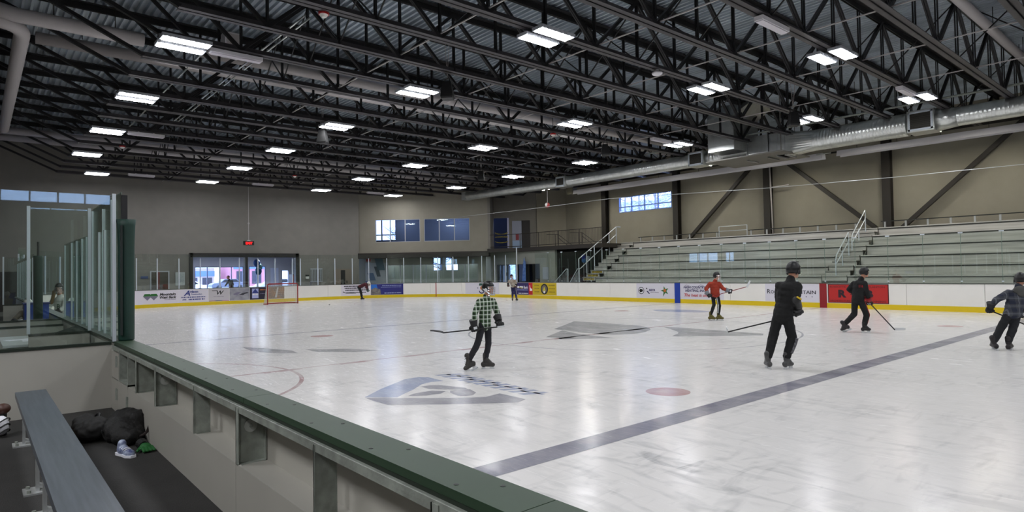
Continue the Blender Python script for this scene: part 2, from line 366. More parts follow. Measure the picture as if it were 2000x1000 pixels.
ice_mark('centre_logo', [[(-1.94, 11.71), (-3.45, 14.15), (-2.51, 14.25), (-0.64, 14.16), (0.02, 13.73), (0.36, 13.33), (0.64, 12.71), (0.72, 12.3), (0.69, 11.96), (0.45, 11.6), (0.09, 11.47), (-0.73, 11.49), (-1.35, 11.63)], [(-0.52, 10.03), (-1.48, 11.6), (-0.44, 11.18), (0.97, 10.99), (0.73, 10.65), (0.14, 9.88), (-0.11, 10.08)],
          [(0.11, 14.27), (0.57, 14.4), (2.09, 14.31), (3.25, 14.27), (3.45, 13.89), (2.0, 12.32), (1.83, 12.28), (1.68, 12.6), (1.58, 12.89), (1.35, 13.25), (1.09, 13.49), (0.53, 13.95)]], ICE_GREY)
ice_mark('side_logo', [[(-4.6, 3.6), (-3.9, 3.9), (-2.9, 4.2), (-2.3, 4.1), (-2.7, 3.7), (-3.6, 3.5)], [(-2.9, 4.5), (-2.2, 5.3), (-1.4, 5.6), (-1.5, 5.1), (-2.2, 4.5)]], ICE_GREY, 0.001)
ice_mark('far_logo', [circ(-3.6, 20.6, 1.3, 24, ry=0.7)], ICE_LOGO, 0.001)
fl = MB()
ground_pts = [(-46, -6), (36, -6), (36, 36), (-46, 36)]
fl.add([(x, y, -0.02) for x, y in ground_pts], [(0, 1, 2, 3)]); struct('floor', fl, CONC)
sn = MB(); sn.add([(-220, -160, -0.12), (120, -160, -0.12), (120, 200, -0.12), (-220, 200, -0.12)], [(0, 1, 2, 3)])
tag(sn.build('snow_ground', SNOW), kind='stuff', label='flat snow-covered ground outside around the building', cat='snow')
# ------------------------------------------------------------------ walls
ZT = 9.62
def wall_holes(name, P0, u, L, z0, z1, th, holes, m, back=1):
    """wall from P0 along u (unit 2d); th to the back side (left of u * back); holes = (t0,t1,z0,z1)"""
    u = Vector(u).normalized(); n = Vector((-u.y, u.x)) * back; ts = sorted({0, L, *[h[0] for h in holes], *[h[1] for h in holes]}); zs = sorted({z0, z1, *[h[2] for h in holes], *[h[3] for h in holes]})
    mb = MB(); P0 = Vector(P0)
    for i in range(len(ts) - 1):
        for j in range(len(zs) - 1):
            tm, zm = (ts[i] + ts[i + 1]) / 2, (zs[j] + zs[j + 1]) / 2
            if any(h[0] < tm < h[1] and h[2] < zm < h[3] for h in holes): continue
            c = P0 + u * tm + n * (th / 2)
            mb.obox((c.x, c.y, zm), (u.x, u.y, 0), (n.x, n.y, 0), (0, 0, 1), (ts[i + 1] - ts[i]) / 2, th / 2, (zs[j + 1] - zs[j]) / 2)
    return struct(name, mb, m)
XA = -33.3
wall_holes('wall_end', (XA, -5.0), (0, 1), 26.3, -0.02, ZT, 0.25, [(14.25, 21.45, -0.02, 3.2)], WALLG)
UB = Vector((0.7071, 0.7071)); PB = Vector((-33.5, 21.28)); NB = Vector((0.7071, -0.7071))
def onB(t, off=0.0): p = PB + UB * t + NB * off; return p
wall_holes('wall_corner', tuple(onB(0.1)), tuple(UB), 10.15, 3.30, ZT, 0.25, [(1.34, 4.87, 4.17, 5.92), (5.19, 8.75, 4.17, 5.92)], WALL)
# return of the corner wall and recessed wall behind the mezzanine
PD = Vector((-28.1, 30.3))
def onD(t, off=0.0): return PD + UB * t + NB * off
q = onB(10.25)
wall_holes('wall_return', (q.x, q.y), (-0.7071, 0.7071), 2.6, 3.3, ZT, 0.2, [], WALLG, -1)
wall_holes('wall_mezzanine', tuple(onD(-0.6)), tuple(UB), 4.3, 3.45, ZT, 0.25, [(0.42, 1.95, 3.45, 6.06), (3.09, 3.79, 3.45, 5.83)], WALLG)
wall_holes('wall_inner', (-25.4, 32.9), (0.5, 0.866), 2.6, 3.45, ZT, 0.2, [], WALL)
wall_holes('wall_far', (-24.6, 35.0), (1, 0), 59.6, -0.02, ZT, 0.3, [(5.93, 10.6, 5.92, 7.1)], WALL)
wall_holes('wall_near', (36, -5.0), (-1, 0), 69.4, -0.02, ZT, 0.25, [(57.6, 58.6, 2.3, 3.3), (59.4, 62.9, 2.3, 3.3)], WALLG, 1)
wall_holes('wall_right', (33.2, 35.0), (0, -1), 40.0, -0.02, ZT, 0.25, [(31.0, 35.5, 5.55, 6.35)], WALLG, 1)
# storefront wall below the mezzanine, and behind the overhang
wall_holes('wall_lower', (-27.3, 30.0), (1, 0), 6.85, -0.02, 3.3, 0.25, [(0.3, 5.25, 0.2, 2.27)], WALLGR)
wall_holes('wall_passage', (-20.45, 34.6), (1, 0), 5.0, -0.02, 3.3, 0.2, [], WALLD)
p0 = onB(-0.3, -1.2)
wall_holes('wall_recess', (p0.x, p0.y), tuple(UB), 10.2, -0.02, 3.3, 0.2, [(2.3, 9.6, 0.9, 2.4), (5.97, 6.65, 2.4, 3.0), (6.75, 7.5, 2.4, 3.0)], WALLGR)
# overhang band and mezzanine slab
mb = MB(); a = onB(-0.05, 0.12); 
c = onB(5.1, -0.55); mb.obox((c.x, c.y, 3.13), (UB.x, UB.y, 0), (NB.x, NB.y, 0), (0, 0, 1), 5.2, 0.75, 0.2); struct('trim_1', mb, RAILD)
mb = MB(); q0 = onB(10.2, 0.1); q1 = onB(10.2, -4.6)
mb.poly([(q0.x, q0.y), (-24.0, 29.75), (-15.9, 29.9), (-15.9, 35.0), (-25, 35.0), (q1.x, q1.y)], 3.22, 3.5); struct('floor_mezzanine', mb, RAILD)
# ceilings of side rooms and lobby shell
mb = MB(); mb.box(-40, 8.4, 3.2, -33.56, 20.2, 3.35); struct('ceiling_lobby', mb, LOBBY)
mb = MB(); mb.box(-39.8, 8.3, -0.02, -33.56, 8.5, 3.2); struct('wall_lobby_left', mb, LOBBY)
mb = MB(); mb.box(-39.8, 19.4, -0.02, -33.56, 19.6, 3.2); struct('wall_lobby_right', mb, LOBBY)
wall_holes('wall_lobby_back', (-39.2, 8.4), (0, 1), 11.2, -0.02, 3.2, 0.2, [(2.6, 6.05, 0.5, 2.47), (6.5, 7.75, 0.3, 2.47), (8.15, 8.8, 0.5, 2.35), (9.1, 9.6, 0.9, 2.1)], LOBBY)
for (y0, y1) in ((11.0, 14.45), (14.9, 16.15)):
    fr = MB(); n_ = 4 if y1 - y0 > 2 else 2
    for i in range(n_ + 1): y = y0 + (y1 - y0) * i / n_; fr.box(-39.32, y - 0.025, 0.3, -39.2, y + 0.025, 2.47)
    fr.box(-39.32, y0, 0.45, -39.2, y1, 0.52); fr.box(-39.32, y0, 2.42, -39.2, y1, 2.47)
    struct('window_%d' % (1 if n_ == 4 else 2), fr, mat('lobby_frame', (0.45, 0.5, 0.62), 0.5))
fr = MB(); fr.box(-39.3, 16.5, 0, -39.22, 17.25, 2.36); struct('door_1', fr, mat('door_light', (0.80, 0.83, 0.95), 0.4))
# the wide opening to the lobby with its dark steel frame
fr = MB(); fr.box(XA - 0.3, 9.25, 3.02, XA + 0.12, 16.45, 3.3); fr.box(XA - 0.3, 9.2, 0, XA + 0.12, 9.42, 3.3); fr.box(XA - 0.3, 16.25, 0, XA + 0.12, 16.5, 3.3); fr.box(XA - 0.25, 12.72, 0, XA + 0.1, 12.9, 3.1)
struct('trim_2', fr, FRAMED)
# interior room behind the upper windows
rm = MB(); cA = onB(4.95, -3.1)
for (c_, hx, hy, hz, zc) in ((onB(4.9, -4.0), 5.0, 0.08, 1.6, 5.2),):
    pass
wall_holes('wall_office_back', tuple(onB(-0.6, -3.4)), tuple(UB), 10.6, 3.3, 7.2, 0.15, [(0.35, 2.75, 4.45, 6.3)], BLUEIN)
mb = MB(); c_ = onB(4.7, -1.8); mb.obox((c_.x, c_.y, 6.75), (UB.x, UB.y, 0), (NB.x, NB.y, 0), (0, 0, 1), 5.3, 1.5, 0.06); struct('ceiling_office', mb, BLUEIN)
mb = MB(); mb.obox((c_.x, c_.y, 3.4), (UB.x, UB.y, 0), (NB.x, NB.y, 0), (0, 0, 1), 5.3, 1.5, 0.06); struct('floor_office', mb, WALLD)
mb = MB(); c_ = onB(9.95, -1.8); mb.obox((c_.x, c_.y, 5.1), (UB.x, UB.y, 0), (NB.x, NB.y, 0), (0, 0, 1), 0.08, 1.5, 1.7); struct('wall_office_side', mb, BLUEIN)
mb = MB(); c_ = onB(-0.55, -1.8); mb.obox((c_.x, c_.y, 5.1), (UB.x, UB.y, 0), (NB.x, NB.y, 0), (0, 0, 1), 0.08, 1.5, 1.7); struct('wall_office_left', mb, BLUEIN)
def window(name, P, u, n, t0, t1, z0, z1, nx, nz, m, fw=0.05, glass=GLASS_D, zbars=None, off=-0.06):
    mb = MB(); u = Vector(u); n = Vector(n)
    def b(ta, tb, za, zb, th=0.05):
        c = Vector(P) + u * ((ta + tb) / 2) + n * off; mb.obox((c.x, c.y, (za + zb) / 2), (u.x, u.y, 0), (n.x, n.y, 0), (0, 0, 1), (tb - ta) / 2, th, (zb - za) / 2)
    for i in range(nx + 1):
        t = t0 + (t1 - t0) * i / nx; b(t - fw / 2, t + fw / 2, z0, z1)
    for z in ([z0 + (z1 - z0) * i / nz for i in range(nz + 1)] if zbars is None else zbars): b(t0, t1, z - fw / 2, z + fw / 2, 0.045)
    o = struct(name, mb, m)
    g = MB(); c = Vector(P) + u * ((t0 + t1) / 2) + n * off; g.obox((c.x, c.y, (z0 + z1) / 2), (u.x, u.y, 0), (n.x, n.y, 0), (0, 0, 1), (t1 - t0) / 2, 0.006, (z1 - z0) / 2)
    g.build('window_glass', glass, o)
    return o
window('window_3', onB(0.1), UB, NB, 1.34, 4.87, 4.17, 5.92, 3, 1, FRAMEW, 0.07)
window('window_4', onB(0.1), UB, NB, 5.19, 8.75, 4.17, 5.92, 3, 1, FRAMEW, 0.07)
window('window_5', onB(-0.6, -3.4), UB, NB, 0.35, 2.75, 4.45, 6.3, 2, 2, FRAMED, 0.08, zbars=[4.48, 4.95, 6.28])
window('window_6', (-24.6, 35.0), Vector((1, 0)), Vector((0, -1)), 5.93, 10.6, 5.92, 7.1, 4, 2, mat('win_frame_blue', (0.45, 0.55, 0.75), 0.5), 0.07, zbars=[5.95, 6.33, 7.07])
window('window_7', (33.2, 35.0), Vector((0, -1)), Vector((-1, 0)), 31.0, 35.5, 5.55, 6.35, 4, 1, FRAMED, 0.07)
window('window_8', (36, -5.0), Vector((-1, 0)), Vector((0, 1)), 59.4, 62.9, 2.3, 3.3, 3, 1, FRAMED, 0.07)
window('window_9', (36, -5.0), Vector((-1, 0)), Vector((0, 1)), 57.6, 58.6, 2.3, 3.3, 2, 1, FRAMED, 0.07)
window('window_10', p0, UB, NB, 2.3, 9.6, 0.9, 2.4, 7, 1, FRAMEW, 0.06, glass=GLASS)
window('window_11', p0, UB, NB, 5.97, 6.65, 2.4, 3.0, 1, 1, FRAMED, 0.05)
window('window_12', p0, UB, NB, 6.75, 7.5, 2.4, 3.0, 1, 1, FRAMED, 0.05)
window('window_13', (-27.3, 30.0), Vector((1, 0)), Vector((0, -1)), 0.3, 5.25, 0.2, 2.27, 4, 1, FRAMED, 0.07)
pb_ = onB(-1.0, -3.0); wall_holes('wall_recess_back', (pb_.x, pb_.y), tuple(UB), 12.6, -0.02, 3.3, 0.15, [(6.35, 7.1, 1.9, 2.95), (7.4, 8.4, 1.9, 2.95)], mat('recess_wall', (0.52, 0.53, 0.50), 0.8))
window('window_15', pb_, UB, NB, 6.35, 7.1, 1.9, 2.95, 1, 2, FRAMED, 0.05); window('window_16', pb_, UB, NB, 7.4, 8.4, 1.9, 2.95, 1, 2, FRAMED, 0.05)
for k, t0 in enumerate((2.0, 5.2, 8.4)):  # strip lights added to brighten the dark recess under the overhang
    c = onB(t0, -2.1); mb = MB(); mb.obox((c.x, c.y, 3.05), (UB.x, UB.y, 0), (NB.x, NB.y, 0), (0, 0, 1), 0.6, 0.15, 0.03); t = thing('added_corridor_light', 'added strip light brightening the corridor under the corner overhang, ' + ('left', 'middle', 'right')[k], 'light fixture', (c.x, c.y, 3.2)); mb.build('tube', LENS3, t, world=True); MB().cyl((c.x, c.y, 3.08), (c.x, c.y, 3.335), 0.02, 8).build('stem', ALU, t, world=True)
mb = MB(); c_ = onB(4.7, -1.8); mb.obox((c_.x, c_.y, 3.37), (UB.x, UB.y, 0), (NB.x, NB.y, 0), (0, 0, 1), 5.6, 1.55, 0.02); struct('ceiling_corridor', mb, WALLGR)
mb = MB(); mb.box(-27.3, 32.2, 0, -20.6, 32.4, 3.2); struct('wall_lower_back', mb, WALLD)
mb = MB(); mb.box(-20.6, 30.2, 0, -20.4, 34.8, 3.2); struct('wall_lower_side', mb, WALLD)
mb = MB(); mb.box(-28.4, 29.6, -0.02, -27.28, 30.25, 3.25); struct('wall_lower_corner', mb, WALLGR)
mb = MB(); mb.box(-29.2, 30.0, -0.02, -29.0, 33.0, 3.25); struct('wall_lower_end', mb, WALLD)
# mezzanine doorways
mb = MB(); c_ = onD(2.84, -0.12); mb.obox((c_.x, c_.y, 4.66), (UB.x, UB.y, 0), (NB.x, NB.y, 0), (0, 0, 1), 0.37, 0.03, 1.17); struct('door_2', mb, mat('door_maroon', (0.10, 0.07, 0.08), 0.5))
mb = MB(); c_ = onD(1.4, -1.9); mb.obox((c_.x, c_.y, 5.0), (UB.x, UB.y, 0), (NB.x, NB.y, 0), (0, 0, 1), 2.9, 0.08, 1.9); struct('wall_mezzanine_room', mb, mat('room_blue_dark', (0.20, 0.24, 0.34), 0.7))
mb = MB(); c_ = onD(1.42, 0.04); mb.obox((c_.x, c_.y, 4.75), (UB.x, UB.y, 0), (NB.x, NB.y, 0), (0, 0, 1), 0.07, 0.05, 1.3); struct('trim_3', mb, mat('trim_lilac', (0.75, 0.76, 0.88), 0.5))
# tan door at the end wall and the near-left door
def flat_box(x0, y0, z0, x1, y1, z1, m, name, label=None, cat=None, kind=None, parent=None):
    o = MB().box(x0, y0, z0, x1, y1, z1).build(name, m, parent, kind); return tag(o, label, cat) if label else o
d3 = flat_box(XA, 19.2, 0, XA + 0.05, 20.6, 2.15, mat('door_tan', (0.52, 0.47, 0.42), 0.6), 'door_3', kind='structure')
flat_box(XA + 0.051, 19.75, 0.9, XA + 0.06, 20.1, 2.05, WALLD, 'door_window', parent=d3); flat_box(XA + 0.051, 20.2, 1.05, XA + 0.1, 20.25, 1.25, INK, 'door_handle', parent=d3)
flat_box(XA, -1.3, 0, XA + 0.05, 0.7, 2.2, mat('door_brown', (0.16, 0.13, 0.13), 0.6), 'door_4', kind='structure')
d5 = flat_box(XA, 6.95, 0.9, XA + 0.05, 8.05, 2.15, FRAMEW, 'window_14', kind='structure')
flat_box(XA + 0.051, 7.03, 0.98, XA + 0.06, 7.97, 2.08, mat('counter_dark', (0.28, 0.25, 0.22), 0.6), 'window_pane', parent=d5); flat_box(XA + 0.061, 7.35, 0.98, XA + 0.07, 7.5, 2.08, mat('maroon_strip', (0.42, 0.12, 0.12), 0.6), 'window_post', parent=d5)
# ------------------------------------------------------------------ corrugated roof deck
mb = MB(); prof = []; y = -5.0; pit = 0.2
while y < 35.0:
    prof += [(y, 9.53), (y + 0.06, 9.53), (y + 0.085, 9.61), (y + 0.175, 9.61)]; y += pit
prof.append((35.0, 9.53)); n_ = len(prof)
vs = [(-40.0, y, z) for y, z in prof] + [(33.5, y, z) for y, z in prof]
mb.add(vs, [(i, i + n_, i + n_ + 1, i + 1) for i in range(n_ - 1)]); struct('ceiling', mb, DECK)
mb = MB(); mb.box(-40.2, -5.2, 9.64, 33.6, 35.3, 9.8); struct('roof_slab', mb, CONC)
# ------------------------------------------------------------------ ceiling lights
def ceiling_light(loc, label, group='paired ceiling lights under the roof trusses'):
    t = thing('ceiling_light', label, 'ceiling light', loc, 0, group)
    for k, xo in enumerate((-0.28, 0.28)):
        b = MB(); b.box(xo - 0.185, -0.56, 0.012, xo + 0.185, 0.56, 0.09)
        for i in range(10):
            y = -0.5 + i * 0.111; b.box(xo + 0.185, y - 0.02, 0.0, xo + 0.20, y + 0.02, 0.05)
        hs = b.build('housing', FRAMEW if k else FRAMEW, t)
        l = MB(); l.add([(xo - 0.15, -0.52, 0), (xo - 0.15, 0.52, 0), (xo + 0.15, 0.52, 0), (xo + 0.15, -0.52, 0)], [(0, 1, 2, 3)]); l.build('lens', LENS, hs)
    b = MB(); b.box(-0.2, -0.3, 0.09, 0.2, -0.26, 0.13); b.box(-0.2, 0.26, 0.09, 0.2, 0.3, 0.13); b.build('bracket', BLACK, t)
    return t
LX = [-29.5, -23.35, -17.4, -11.45, -5.55, 0.4, 4.25]
rown = ['leftmost row over the bench', 'second row from the left', 'third row from the left', 'rightmost row by the duct']
colw = ['nearest the end wall', 'second from end wall', 'third from end wall', 'fourth from end wall', 'fifth from end wall', 'sixth from end wall', 'seventh from end wall']
LY = [2.55, 9.35, 16.6, 23.55]
proto = None
allx = LX + [10.2, 16.1, 22.0, 28.0]
for j, y in enumerate(LY):
    for i, x in enumerate(allx):
        if x > 5 and (i - 7) % 2 == 1 and False: continue
        yy = 3.7 if (j == 0 and i == 0) else (22.2 if (j == 3 and i == 0) else y)
        lab = 'lit paired ceiling light, %s, %s' % (rown[j], colw[i]) if i < 7 else 'lit paired ceiling light in the %s, outside the right picture edge' % rown[j]
        if proto is None: proto = ceiling_light((x, yy, 7.5), lab)
        else: dup(proto, (x, yy, 7.5), None, lab)
# small lights over the bleachers
def small_light(loc, label):
    t = thing('small_ceiling_light', label, 'ceiling light', loc, 0, 'small paired lights over the bleachers')
    for k, xo in enumerate((-0.24, 0.24)):
        b = MB(); b.cone((xo, 0, 0.0), (xo, 0, 0.16), 0.2, 0.12, 20); h = b.build('housing', FRAMED, t)
        l = MB(); l.add([(xo + 0.18 * math.cos(a * PI / 10), 0.18 * math.sin(a * PI / 10), -0.004) for a in range(20)], [tuple(range(19, -1, -1))]); l.build('lens', LENS2, h)
    b = MB(); b.box(-0.3, -0.04, 0.16, 0.3, 0.04, 0.2); b.build('bracket', FRAMED, t)
    return t
sp = None; k = 0
for y, nm in ((28.8, 'front'), (32.6, 'back')):
    for x in (4.45, 0.6, -4.95, -10.6, -16.3, -20.1):
        lab = 'small lit round twin light in the %s row over the bleachers, %s from the right' % (nm, ['first', 'second', 'third', 'fourth', 'fifth', 'sixth'][k % 6])
        k += 1
        if sp is None: sp = small_light((x, y, 7.4), lab)
        else: dup(sp, (x, y, 7.4), None, lab)
# rods the small lights hang from
rp = None
for y in (28.8, 32.6):
    rl = 'thin dark strut carrying the %s row of small lights over the bleachers' % ('front' if y < 30 else 'back')
    tag(MB().box(-21, y - 0.03, 7.6, 8, y + 0.03, 7.68).build('light_strut', BLACK), rl, 'strut')
bl0 = None
for i, x in enumerate((5.0, 9.0, 13.0)):  # unseen lights assumed behind the camera, added to brighten the bench
    lab = 'added unseen ceiling light brightening the players bench behind the camera, ' + ['left one', 'middle one', 'right one'][i]
    tl_ = dup(proto, (x, -3.4, 4.6), None, lab, 'added lights brightening the players bench'); MB().cyl((0, 0, 0.09), (0, 0, 4.96), 0.02, 8).build('stem', BLACK, tl_)

# ------------------------------------------------------------------ roof trusses
ZB, ZTC = 7.72, 9.42
def angle_pair(mb, a, b, wd, gap):
    a = Vector(a); b = Vector(b)
    for s in (-1, 1): mb.bar(a + Vector((s * gap, 0, 0)), b + Vector((s * gap, 0, 0)), wd * 0.5, wd)
    return mb
def make_truss(label):
    t = thing('roof_truss', label, 'roof truss', (0, 12.75, ZB), 0, 'roof trusses')
    z1 = ZTC - ZB; Y = lambda y: y - 12.75
    b = MB(); b.box(-0.15, Y(2.0), -0.06, -0.015, Y(31.4), -0.042); b.box(0.015, Y(2.0), -0.06, 0.15, Y(31.4), -0.042); b.box(-0.035, Y(2.0), -0.06, -0.015, Y(31.4), 0.09); b.box(0.015, Y(2.0), -0.06, 0.035, Y(31.4), 0.09)
    b.build('bottom_chord', CHORD, t)
    b = MB(); b.box(-0.18, Y(-4.7), z1 + 0.06, -0.02, Y(34.9), z1 + 0.08); b.box(0.02, Y(-4.7), z1 + 0.06, 0.18, Y(34.9), z1 + 0.08); b.box(-0.04, Y(-4.7), z1 - 0.10, -0.02, Y(34.9), z1 + 0.08); b.box(0.02, Y(-4.7), z1 - 0.10, 0.04, Y(34.9), z1 + 0.08)
    b.build('top_chord', BLACK, t)
    cache = {}
    def member(y0, y1, up, wd, name='web_member', dx=0.0):
        """member at bottom y0 to top y1"""
        key = (round(y1 - y0, 3), up, wd)
        if key not in cache:
            m = MB(); angle_pair(m, (0, 0, 0), (0, y1 - y0, z1 if up == 1 else up), wd, 0.028); o = m.build(name, BLACK, t); cache[key] = o
        else:
            o = cache[key].copy(); C.objects.link(o)
        o.location = (0, Y(y0), 0); return o
    nodes = [3.95 + 3.65 * i for i in range(8)]
    for yb in nodes:
        member(yb, yb - 1.825, 1, 0.085); member(yb, yb + 1.825, 1, 0.085); member(yb, yb, 1, 0.055)
        member(yb + 1.825, yb + 1.825, 1, 0.055) if yb < 29 else None
    member(2.05, -1.6, 1, 0.095); member(31.35, 34.0, 1, 0.095)
    # cross bracing to the next truss
    for yb in (5.8, 13.1, 20.4, 27.7):
        m = MB(); m.bar((0, 0, 0.0), (1.97, 0.0, z1), 0.03, 0.03); m.bar((0, 0.05, z1), (1.97, 0.05, 0.0), 0.03, 0.03)
        o = m.build('cross_brace', BLACK, t) if yb == 5.8 else xb.copy()
        if yb == 5.8: xb = o
        else: C.objects.link(o)
        o.location = (0, Y(yb), 0)
    return t
ordn = ['first', 'second', 'third', 'fourth', 'fifth', 'sixth', 'seventh', 'eighth', 'ninth', 'tenth', 'eleventh', 'twelfth', 'thirteenth', 'fourteenth', 'fifteenth', 'sixteenth', 'seventeenth', 'eighteenth', 'nineteenth', 'twentieth', 'twenty-first', 'twenty-second', 'twenty-third']
tp = None; tx = [0.3 + 1.97 * k for k in range(5, -17, -1)]
for i, x in enumerate(tx):
    lit = any(abs(x - l) < 0.7 for l in LX)
    lab = 'black steel roof truss, %s from the right, %s' % (ordn[i], 'with lit lights on its bottom chord' if lit else 'its bottom chord without lights')
    if tp is None: tp = make_truss(lab); tp.location.x = x
    else: dup(tp, (x, 12.75, ZB), None, lab)
for i, y in enumerate((7.6, 11.4, 15.0, 18.6, 22.2)):  # pale colour stands for light falling on the tops of the rods
    tag(MB().bar((-33.0, y, 7.82), (10.5, y, 7.82), 0.028, 0.028).build('bridging_rod', PIPEW), 'thin rod, paled for top light, across the roof trusses, %s out from the players bench' % ordn[i], 'rod', 'bridging rods across the trusses')
# ------------------------------------------------------------------ unlit strips, speakers, pipes, sprinkler mains
sl = None
for i, (x, y) in enumerate(((-5.7, 3.85), (-17.5, 3.9), (4.25, 13.2), (4.25, 22.4), (-5.6, 22.3), (-29.25, 5.8), (-29.25, 12.6), (-29.25, 20.6))):
    lab = 'unlit white strip fixture under a truss, ' + ['beside the nearest light at the upper left', 'beside the third light of the left row', 'above the centre right of the rink', 'beside the last light before the duct grille', 'beside the light left of the silver plenum', 'above the left of the end wall', 'above the middle of the end wall', 'above the corner of the end wall'][i]
    if sl is None:
        sl = thing('strip_fixture', lab, 'light fixture', (x, y, 7.5), 0, 'unlit strip fixtures')
        MB().box(-0.11, -0.66, 0.03, 0.11, 0.66, 0.13).box(-0.05, -0.3, 0.13, 0.05, -0.25, 0.19).box(-0.05, 0.25, 0.13, 0.05, 0.3, 0.19).build('housing', STRIPW, sl); MB().box(-0.09, -0.63, 0.0, 0.09, 0.63, 0.03).build('diffuser', mat('strip_diffuser', (0.82, 0.80, 0.83), 0.3), sl)
    else: dup(sl, (x, y, 7.5), None, lab)
s0 = None
for i, (x, y, z) in enumerate(((-4.1, 9.5, 7.0), (-12.2, 9.1, 6.95), (-7.55, 20.7, 7.0), (0.75, 21.7, 6.95), (-16.9, 20.7, 7.0))):
    lab = 'black hanging loudspeaker ' + ['beside the second-row light near the upper middle', 'hanging left of centre in the second row', 'hanging on two pale cords left of the duct grille', 'hanging in front of the silver plenum box', 'hanging above the end of the duct'][i]
    if s0 is None:
        s0 = thing('loudspeaker', lab, 'speaker', (x, y, z), 0, 'hanging loudspeakers')
        b = MB(); b.cone((0, 0, 0.05), (0, 0, 0.52), 0.27, 0.17, 4); hs = b.build('cabinet', SPK, s0); MB().cone((0, 0, 0.0), (0, 0, 0.05), 0.24, 0.26, 4).build('grille', INK, s0)
        MB().bar((-0.12, 0, 0.5), (-0.12, 0, 0.62), 0.03, 0.02).bar((0.12, 0, 0.5), (0.12, 0, 0.62), 0.03, 0.02).bar((-0.14, 0, 0.62), (0.14, 0, 0.62), 0.03, 0.02).build('yoke', BLACK, s0)
        MB().cyl((0, 0, 0.6), (-0.14, 0, 2.56), 0.009, 6).cyl((0, 0, 0.6), (0.14, 0.05, 2.56), 0.009, 6).build('hanging_cable', PIPEW, s0)
    else: dup(s0, (x, y, z), None, lab)
def pipe(name, pts, r, m, label, cat='pipe', n=16):
    mb = MB(); mb.tube(pts, r, n); t = thing(name, label, cat, pts[0])
    mb.build('pipe_run', m, t, smooth=True, world=True); return t
def hangers(t, pts, m=BLACK, top=9.5, r=0.2):
    for p in pts:
        MB().cyl((p[0], p[1], p[2] + r), (p[0], p[1], top), 0.012, 6).build('hanger', m, t, world=True)
def arc_pts(a, c, b, n=7):
    a, c, b = Vector(a), Vector(c), Vector(b); return [((1 - i / n) ** 2) * a + 2 * (i / n) * (1 - i / n) * c + (i / n) ** 2 * b for i in range(n + 1)]
t = pipe('insulated_pipe', [Vector((-9.0, -1.5, 8.75)), Vector((-9.0, -0.6, 8.6)), Vector((-9.0, 2.3, 8.6))], 0.19, PIPEW, 'short white insulated pipe with a flat end cap at the upper left'); hangers(t, [(-9.0, 0.2, 8.6), (-9.0, 1.6, 8.6)])
t = pipe('insulated_pipe', [Vector((-9.0, 3.8, 8.6)), Vector((-9.0, 30.0, 8.6))], 0.17, PIPEW, 'long white insulated pipe crossing behind the trusses, upper of the two'); hangers(t, [(-9.0, 6 + 3 * i, 8.6) for i in range(8)])
t = pipe('insulated_pipe', [Vector((-10.6, -0.1, 8.6)), Vector((-10.6, 30.0, 8.6))], 0.17, PIPEW, 'long white insulated pipe crossing behind the trusses, lower of the two'); hangers(t, [(-10.6, 1 + 3 * i, 8.6) for i in range(10)])
e1 = arc_pts((-9.7, -1.15, 8.62), (-9.75, -0.38, 8.62), (-10.7, -0.40, 8.6))
t = pipe('insulated_pipe', [Vector((-9.3, -3.0, 8.6))] + e1 + [Vector((-25.0, -0.42, 8.6))], 0.19, PIPEW, 'white insulated pipe elbowing down the far left side of the roof'); hangers(t, [(-12 - 3 * i, -0.42, 8.6) for i in range(5)])
for x, l in ((-25.2, 'nearer'), (-27.0, 'farther')):
    t = pipe('insulated_pipe', [Vector((x, -1.0, 8.6)), Vector((x, 30.0, 8.6))], 0.17, PIPEW, 'white insulated pipe crossing near the end wall, %s of the pair' % l); hangers(t, [(x, 1 + 4 * i, 8.6) for i in range(7)])
t = pipe('insulated_pipe', [Vector((6.75, 4.0, 8.75)), Vector((6.75, 30.0, 8.75))], 0.13, PIPEW, 'white pipe running between trusses at the upper right corner'); hangers(t, [(6.75, 6 + 4 * i, 8.75) for i in range(6)])
t = pipe('sprinkler_main', [Vector((-25.0, 26.3, 7.98)), Vector((9.5, 26.3, 7.98))], 0.04, GALVD, 'thin grey pipe running just above the silver duct', n=10)
for i, (x, y, z) in enumerate(((-1.9, 4.6, 7.62), (-7.6, 17.4, 7.55), (-21.0, 3.6, 7.6), (-25.0, 13.0, 7.6))):
    t = thing('heat_detector', 'red round alarm strobe under a truss ' + ['at the upper left of centre', 'right of the hanging speakers', 'low on the far left trusses', 'above the middle of the end wall'][i], 'alarm', (x, y, z))
    MB().cyl((0, 0, 0), (0, 0, 0.06), 0.12, 16).build('base', REDP, t); MB().cone((0, 0, -0.06), (0, 0, 0), 0.05, 0.1, 16).build('sensor', WHITE, t); MB().cyl((0, 0, 0.06), (0, 0, 1.98), 0.012, 8).build('stem', BLACK, t)
t = thing('dome_camera', 'small white dome under a truss above the right of centre', 'camera', (0.3, 14.0, 7.55)); MB().ell((0, 0, 0), 0.16, 0.16, 0.07).build('dome', STRIPW, t, smooth=True); MB().cyl((0, 0, 0.04), (0, 0, 0.12), 0.05).build('base', STRIPW, t)
# conduits under the trusses near the upper left
for k, (x0, x1, y, z) in enumerate(((-16.0, -3.0, 4.6, 7.95), (-16.0, -3.0, 4.75, 7.95), (-20.0, -7.0, 3.4, 7.95))):
    tag(MB().bar((x0, y, z), (x1, y, z), 0.035, 0.035).build('conduit', GALV), ['bright metal conduit running between trusses at the upper left, right one', 'bright metal conduit beside its twin at the upper left, left one', 'metal conduit above the left row of ceiling lights'][k], 'conduit')
t = thing('junction_box', 'pale box between trusses beside the nearest left ceiling light', 'box', (-7.3, 4.2, 8.35)); MB().box(-0.2, -0.22, -0.3, 0.2, 0.22, 0.35).build('case', STRIPW, t); MB().box(0.2, -0.18, -0.26, 0.215, 0.18, 0.3).build('cover', PIPEW, t)
